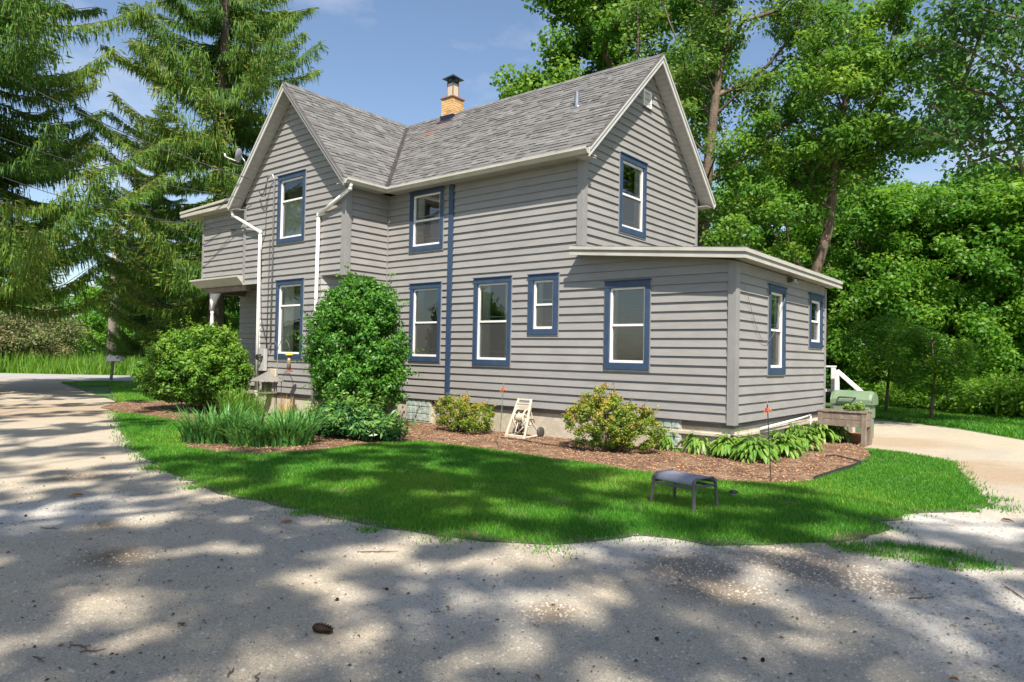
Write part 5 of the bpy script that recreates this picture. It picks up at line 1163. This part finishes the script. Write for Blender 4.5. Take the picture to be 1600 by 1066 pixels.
# soaker hose and edging in the bed
def cable(name, label, cat, pts, r, m, n=6, group=None):
    mb = MB(); mb.tube(pts, r, n); o = mb.build(name, m, None, True); return tag(o, label, cat, group)
def gp_(l, z): return [G(x, y, z) for x, y in l]
cable('garden_hose', 'thin black soaker hose lying on the mulch below the hose reel', 'hose', gp_([(783, 684), (820, 688), (850, 694), (880, 697), (915, 702)], .03), .012, M_cable)
cable('garden_hose', 'black hose curving over the mulch by the raised planter', 'hose', gp_([(1290, 712), (1305, 711), (1325, 716), (1342, 720), (1358, 720)], .03), .014, M_cable)
m = MB(); ed = [G(*p) for p in ((1272, 752), (1290, 746), (1310, 739), (1330, 733), (1345, 727))]
for a, b in zip(ed, ed[1:]): m.bar(a+np.array([0, 0, .03]), b+np.array([0, 0, .03]), .015, .08)
tag(m.build('garden_edging', M_cable), 'black plastic edging strip between mulch and lawn', 'edging')
# small spigot cap in the grass
t = thing('ground_light', 'small dark capped ground light half sunk in the lawn', 'light', G(1146, 776)); g = G(1146, 776); m = MB(); m.lathe(g, [(.035, 0), (.035, .05)], 12); m.build('body', M_metal, t, True); m = MB(); m.lathe(g+np.array([0, 0, .05]), [(.055, 0), (.06, .012), (.03, .03)], 14); m.build('cap', M_stk2, t, True)
# raised planter
pl_ = thing('raised_planter', 'weathered wooden raised planter on legs at the end of the low wing', 'planter', (10.06, 3.95, 0)); x0, x1, y0, y1, PT = 9.63, 10.47, 3.73, 4.17, .67
for x in (x0, x1):
    for y in (y0, y1): MB().box((x-.045, y-.045, -.02), (x+.045, y+.045, PT)).build('leg', M_wood, pl_, bevel=.004)
for z in (.38, .522):
    for y in (y0-.02, y1+.02): MB().box((x0+.046, y-.015, z), (x1-.046, y+.015, z+.135)).build('side_board', M_wood, pl_, bevel=.004)
    for x in (x0-.02, x1+.02): MB().box((x-.015, y0+.046, z), (x+.015, y1-.046, z+.135)).build('end_board', M_wood, pl_, bevel=.004)
for y in (y0, y1): MB().box((x0-.06, y-.06, PT), (x1+.06, y+.05, PT+.03)).build('cap_board', M_wood, pl_, bevel=.004)
MB().box((x0+.03, y0+.03, .40), (x1-.03, y1-.03, PT-.04)).build('soil', M_mulchb, pl_)
t = shrub('planter_greens', 'leafy green seedlings growing in the raised planter', (10.1, 3.95, PT-.05), [((.15, 0, .04), (.28, .14, .05), 9), ((.25, 0, .08), (.1, .08, .07), 5)], 8, 16, .05, (.06, .035), M_hosta, 121); t['category'] = 'plant'
# terracotta trough and dark saucer under the planter
m = MB(); m.box((9.95, 4.3, 0), (10.42, 4.6, .17)); m.box((9.93, 4.28, .14), (10.44, 4.62, .19)); tag(m.build('terracotta_trough', mat('terracotta', (.42, .17, .08), .85, noise=(7, (.34, .14, .07), 4)), bevel=.01), 'low terracotta trough beneath the raised planter', 'trough')
# covered grill
M_grill = mat('sage_plastic', (.13, .20, .115), .5, noise=(3, (.165, .235, .145), 4)); gx, gy = 9.86, 5.45
gr = thing('barbecue_grill', 'sage green barbecue grill with domed lid and dark handle behind the planter', 'grill', (gx, gy, 0))
m = MB(); m.box((gx-.38, gy-.27, .45), (gx+.40, gy+.27, .76)); m.build('firebox', M_grill, gr, bevel=.03)
prof = [(-.29, .765), (-.29, .88), (-.20, 1.01), (-.05, 1.07), (.12, 1.06), (.25, .95), (.29, .80), (.29, .765)]; k = len(prof); m = MB(); vs = []
for fx, sc in ((gx-.42, .86), (gx-.36, 1), (gx+.38, 1), (gx+.45, .86)): vs += [(fx, gy+py, .765+(pz-.765)*sc) for py, pz in prof]
fc = [(i*k+j, i*k+j+1, (i+1)*k+j+1, (i+1)*k+j) for i in range(3) for j in range(k-1)]+[tuple(range(k)), tuple(range(3*k, 4*k))[::-1]]; m.add(vs, fc); m.build('lid', M_grill, gr, bevel=.015)
m = MB(); m.tube([(gx-.25, gy-.30, .90), (gx-.22, gy-.36, .92), (gx+.08, gy-.36, .92), (gx+.11, gy-.29, .91)], .018, 8); m.build('handle', M_tire, gr, True)
MB().box((gx+.10, gy-.25, .02), (gx+.38, gy+.22, .45)).build('cabinet', M_grill, gr, bevel=.01); MB().box((gx-.36, gy-.25, .08), (gx-.31, gy+.22, .45)).build('leg_panel', M_grill, gr, bevel=.01)
for s in (-1, 1): m = MB(); m.lathe((gx-.335+(s+1)*0, gy+s*.22, .08), [(.03, -.025), (.08, -.025), (.08, .025), (.03, .025)], 14, (1, 0, 0)); m.build('wheel', M_tire, gr, True)
# back step railing
rl = thing('stair_railing', 'white wooden stair railing behind the low wing', 'railing', (9.35, 6.2, 0)); R1 = np.array(on(1302, 600, 1, 6.2)); xr = R1[0]; R2x = on(1310, 600, 1, 6.2)[0]
MB().box((xr-.045, 6.16, 0), (xr+.045, 6.25, 1.58)).build('post', M_white, rl, bevel=.005); MB().box((R2x-.045+.02, 5.96, 0), (R2x+.045+.02, 6.05, 1.52)).build('post', M_white, rl, bevel=.005)
MB().bar((8.0, 6.2, 1.60), (xr+.06, 6.2, 1.60), .09, .04).build('top_rail', M_white, rl, bevel=.004); MB().bar((8.0, 6.2, 1.02), (xr, 6.2, 1.02), .05, .07).build('mid_rail', M_white, rl)
MB().bar((R2x+.02, 6.0, 1.50), (R2x+.75, 6.0, .85), .06, .09).build('hand_rail', M_white, rl, bevel=.004); MB().box((R2x+.68, 5.96, 0), (R2x+.76, 6.05, .92)).build('post', M_white, rl)
MB().box((7.6, 5.7, 0), (9.22, 6.9, .50)).build('step_platform', M_wood, rl); MB().box((9.22, 6.1, 0), (9.50, 6.9, .30)).build('step', M_wood, rl)
# bird feeders on a shepherd's hook
fb = np.array([-2.13, -2.05, 0.0]); fd = thing('bird_feeder', 'hopper bird feeder with pyramid metal roof below the service mast', 'bird feeder', (fb[0], fb[1], .6))
M_zinc = mat('zinc_roof', (.27, .255, .23), .5, metal=.2, noise=(5, (.21, .20, .18), 4))
def pyr(c, h, r, m_): 
    a, b, z = c; m = MB(); m.add([(a-r, b-r, z), (a+r, b-r, z), (a+r, b+r, z), (a-r, b+r, z), (a, b, z+h)], [(3, 2, 1, 0), (0, 1, 4), (1, 2, 4), (2, 3, 4), (3, 0, 4)]); return m
pyr((fb[0], fb[1], .93), .24, .30, None).build('feeder_roof', M_zinc, fd)
m = MB()
for sx in (-1, 1):
    for sy in (-1, 1): m.box((fb[0]+sx*.14-.012, fb[1]+sy*.14-.012, .66), (fb[0]+sx*.14+.012, fb[1]+sy*.14+.012, .94))
m.box((fb[0]-.19, fb[1]-.19, .62), (fb[0]+.19, fb[1]+.19, .66)); m.build('feeder_tray', M_wood, fd); MB().box((fb[0]-.09, fb[1]-.09, .66), (fb[0]+.09, fb[1]+.09, .90)).build('seed_hopper', mat('smoked_panel', (.10, .09, .07), .3), fd)
hk = thing('shepherd_hook', 'two armed iron hook carrying the bird feeders', 'plant hook', (fb[0]+.06, fb[1]+.25, 0)); m = MB(); hx2, hy2 = fb[0]+.06, fb[1]+.25
m.tube([(hx2, hy2, 0), (hx2, hy2, 1.75)], .012, 6); m.tube([(hx2, hy2, 1.70), (hx2-.05, hy2-.04, 1.92), (hx2-.13, hy2-.12, 1.90), (fb[0], fb[1], 1.70), (fb[0], fb[1], 1.16)], .008, 6); m.tube([(hx2, hy2, 1.70), (hx2+.12, hy2, 1.95), (hx2+.4, hy2-.02, 1.98), (hx2+.58, hy2-.05, 1.85), (hx2+.60, hy2-.05, 1.68)], .008, 6); m.build('rod', M_frame, hk, True)
tf = thing('tube_feeder', 'tube bird feeder with yellow cap hanging beside the lower window', 'bird feeder', (hx2+.60, hy2-.05, 1.2)); c = (hx2+.60, hy2-.05, 1.22)
m = MB(); m.lathe(c, [(.05, 0), (.05, .36)], 12); m.build('tube', mat('seed_tube', (.22, .16, .11), .3), tf, True); m = MB(); m.lathe((c[0], c[1], 1.58), [(.05, 0), (.105, .02), (.09, .06), (.03, .08)], 14); m.build('cap', mat('yellow_plastic', (.72, .50, .03), .45), tf, True); m = MB(); m.lathe((c[0], c[1], 1.19), [(.09, 0), (.10, .02), (.06, .035)], 12); m.build('perch', M_rust, tf, True)
# satellite dish
dp = np.array(on(373, 243, 1, .2)); sd_ = thing('satellite_dish', 'small grey satellite dish on an arm above the porch roof', 'satellite dish', (dp[0]+.1, .45, 6.2)); M_dish = mat('dish_grey', (.25, .26, .28), .5)
m = MB(); ax = Vector((-.78, -.60, .22)).normalized(); m.lathe(dp, [(.02, -.07), (.10, -.06), (.18, -.035), (.235, 0), (.24, .006), (.18, -.022), (.10, -.048), (.02, -.058)], 20, ax); m.build('dish', M_dish, sd_, True)
m = MB(); m.tube([dp-np.array(ax)*.08, (dp[0]+.15, .35, dp[2]-.2), (dp[0]+.12, .45, 6.12)], .022, 7); m.build('mount', M_metal, sd_, True); m = MB(); tip_ = dp+np.array(ax)*.45+np.array([0, 0, -.15]); m.tube([dp+np.array([0, 0, -.22]), tip_], .014, 6); m.tube([tip_, tip_+np.array([-.04, -.02, .10])], .03, 8); m.build('feed_arm', M_white, sd_, True)
# mailbox
mbp = G(173, 594); mb_ = thing('mailbox', 'white rural mailbox on a leaning wooden post by the road', 'mailbox', mbp); e = at(175, 572, np.linalg.norm(mbp[:2]-CAM[:2])); rr = np.array([RGT[0], RGT[1], 0]); rr /= np.linalg.norm(rr); ff = np.array([FWD[0], FWD[1], 0]); ff /= np.linalg.norm(ff)
MB().bar(mbp-np.array([0, 0, .1]), mbp+rr*.10+np.array([0, 0, .95]), .11, .11).build('post', M_wood, mb_); m = MB(); bc = mbp+rr*.0+np.array([0, 0, .98]); m.bar(bc-rr*.02+rr*.0, bc+rr*.45, .10, .04); m.build('bracket', M_wood, mb_)
m = MB(); kk = 10; vs = []
for s_ in (-.18, .56):
    for j in range(kk+1): q = math.pi*j/kk; vs.append(bc+rr*s_+ff*(.14*math.cos(q))+np.array([0, 0, .20+.13*math.sin(q)]))
    vs += [bc+rr*s_-ff*.14+np.array([0, 0, .02]), bc+rr*s_+ff*.14+np.array([0, 0, .02])]
K = kk+3; m.add(vs, [(j, (j+1) % K, K+(j+1) % K, K+j) for j in range(K)]+[tuple(range(K))[::-1], tuple(range(K, 2*K))]); m.build('box', M_white, mb_)
MB().bar(bc+rr*.30-ff*.15+np.array([0, 0, .2]), bc+rr*.52-ff*.15+np.array([0, 0, .2]), .01, .05).build('flag', mat('red_flag', (.45, .05, .04), .5), mb_)
# utility poles and overhead cables
M_pole = mat('weathered_pole', (.34, .29, .24), .9, noise=[(3, (.24, .20, .16), 5, (4, 4, .3)), (2, (.15, .12, .10), 3, (1, 1, 3), (.55, .7))])
pp = G(172, 584.5); up_ = thing('utility_pole', 'weathered wooden utility pole across the road behind the mailbox', 'utility pole', pp); m = MB(); m.tube([pp-np.array([0, 0, .2]), pp+rr*.1+np.array([0, 0, 6]), pp+rr*.25+np.array([0, 0, 11.5])], [.30, .26, .2], 12); m.build('shaft', M_pole, up_, True)
MB().bar(pp+rr*-.9+np.array([0, 0, 10.8]), pp+rr*1.4+np.array([0, 0, 10.8]), .12, .14).build('crossarm', M_wood, up_); MB().bar(pp-ff*.32+np.array([0, 0, 2.5])-rr*.1, pp-ff*.32+np.array([0, 0, 2.5])+rr*.14, .02, .4, (1, 0, 0)).build('tag_plate', M_white, up_)
pp2 = gz(at(-150, 540, 30)); up2 = thing('utility_pole', 'utility pole by the drive that brings the cables to the house', 'utility pole', pp2); m = MB(); m.tube([pp2-np.array([0, 0, .2]), pp2+np.array([0, 0, 12.6])], [.2, .13], 12); m.build('shaft', M_pole, up2, True); MB().bar(pp2+np.array([-.9, .3, 11.9]), pp2+np.array([.9, -.3, 11.9]), .1, .12).build('crossarm', M_wood, up2)
def sag(a, b, s, n=18): a, b = np.array(a, float), np.array(b, float); return [a+(b-a)*i/n-np.array([0, 0, s*4*(i/n)*(1-i/n)]) for i in range(n+1)]
cable('overhead_cable', 'upper service cable running from the pole to the front gable', 'cable', sag(pp2+np.array([0, 0, 12.3]), (-3.95, -PW-.36, 6.45), .45), .016, M_cable)
cable('overhead_cable', 'middle cable running from the pole to the front gable', 'cable', sag(pp2+np.array([0, 0, 9.6]), (-4.3, -PW-.36, 5.95), .4), .012, M_cable)
cable('overhead_cable', 'lower sagging cable that meets the wall of the upper porch room', 'cable', sag(pp2+np.array([0, 0, 8.4]), (-5.2, -PW+.0, 5.2), .5), .012, M_cable)
# litter on the drive: cones, twigs, leaves
M_cone = mat('pine_cone_brown', (.085, .055, .035), .9, noise=(30, (.14, .09, .06), 3))
def cone(px, L, r, az, label, group):
    g = G(*px); t = thing('pine_cone', label, 'pine cone', g, group); m = MB(); d = np.array([math.cos(az), math.sin(az), 0]); m.tube([g+d*(L*(f-.5))+np.array([0, 0, r*.9]) for f in (0, .15, .4, .7, 1)], [r*.5, r*.85, r*.9, r*.6, r*.15], 8); m.build('core', M_cone, t)
    s = MB(); rg_ = random.Random(int(px[0]))
    for i in range(13):
        f = (i+.5)/13; rr_ = r*(1.05*math.sin(math.pi*min(1, f*.8+.16)))
        for k in range(8):
            a = 2*math.pi*(k+.5*(i % 2))/8; up_v = np.array([0, 0, 1.]); sd = np.cross(d, up_v); n_ = sd*math.cos(a)+up_v*math.sin(a); tt_ = np.cross(d, n_); c_ = g+d*(L*(f-.5))+np.array([0, 0, r*.9])+n_*rr_*.75
            s.add([c_-tt_*r*.3-d*.002, c_+tt_*r*.3-d*.002, c_+n_*r*.7+d*r*.45+tt_*r*.16, c_+n_*r*.7+d*r*.45-tt_*r*.16], [(0, 1, 2, 3), (3, 2, 1, 0)])
    tag(s.build('scales', M_cone, t), kind='stuff')
cone((503, 988), .125, .024, .35, 'long brown spruce cone lying on the open drive', None)
for px in ((604, 922), (1027, 1000), (527, 938), (1192, 1033), (40, 807)): cone(px, .022, .008, px[0], 'tiny dark cone fragment dropped on the gravel', 'cone fragments on the drive')
M_twig = mat('dry_twig', (.12, .085, .06), .9); M_dleaf = mat('dry_leaf', (.26, .13, .06), .9, noise=(30, (.36, .20, .10), 3))
for i, (px, py, L, az) in enumerate(((590, 863, .34, .9), (127, 1013, .16, .2), (145, 1018, .12, 1.4), (360, 1052, .1, 2.2), (80, 826, .2, .5), (1585, 925, .35, 2.0), (60, 1032, .12, .3), (400, 1060, .1, 2.5), (285, 977, .07, .1), (1440, 935, .2, .8))):
    g = G(px, py); r_ = random.Random(i); d = np.array([math.cos(az), math.sin(az), 0]); s = np.array([-d[1], d[0], 0])
    m = MB(); m.tube([g+d*(L*(f-.5))+s*r_.uniform(-.02, .02)+np.array([0, 0, .006]) for f in (0, .3, .6, 1)], [.004, .005, .004, .002], 5); m.tube([g+np.array([0, 0, .006]), g+d*L*.2+s*L*.2+np.array([0, 0, .012])], [.003, .0015], 4); tag(m.build('fallen_twig', M_twig, None, True), 'thin dry twig lying on the gravel drive', 'twig', 'twigs on the drive')
for i, (px, py, L) in enumerate(((118, 776, .16), (447, 817, .13), (1575, 815, .14), (380, 706, .12), (840, 1062, .05), (1490, 1065, .05), (700, 953, .05), (1405, 756, .08), (1290, 738, .08), (160, 717, .1))):
    g = G(px, py); r_ = random.Random(i+50); az = r_.uniform(0, 3); d = np.array([math.cos(az), math.sin(az), 0]); s = np.array([-d[1], d[0], 0]); z = np.array([0, 0, 1.])
    m = MB(); m.add([g-d*L/2+z*.008, g-d*L*.1+s*L*.22+z*(.02+L*.15), g+d*L*.35+s*L*.12+z*.025, g+d*L/2+z*.01, g+d*L*.3-s*L*.16+z*(.02+L*.1), g-d*L*.15-s*L*.2+z*.02, g+z*.012], [(0, 6, 1), (1, 6, 2), (2, 6, 3), (3, 6, 4), (4, 6, 5), (5, 6, 0)]); tag(m.build('fallen_leaf', M_dleaf), 'curled brown dead leaf lying on the ground', 'leaf', 'dead leaves on the drive and lawn')
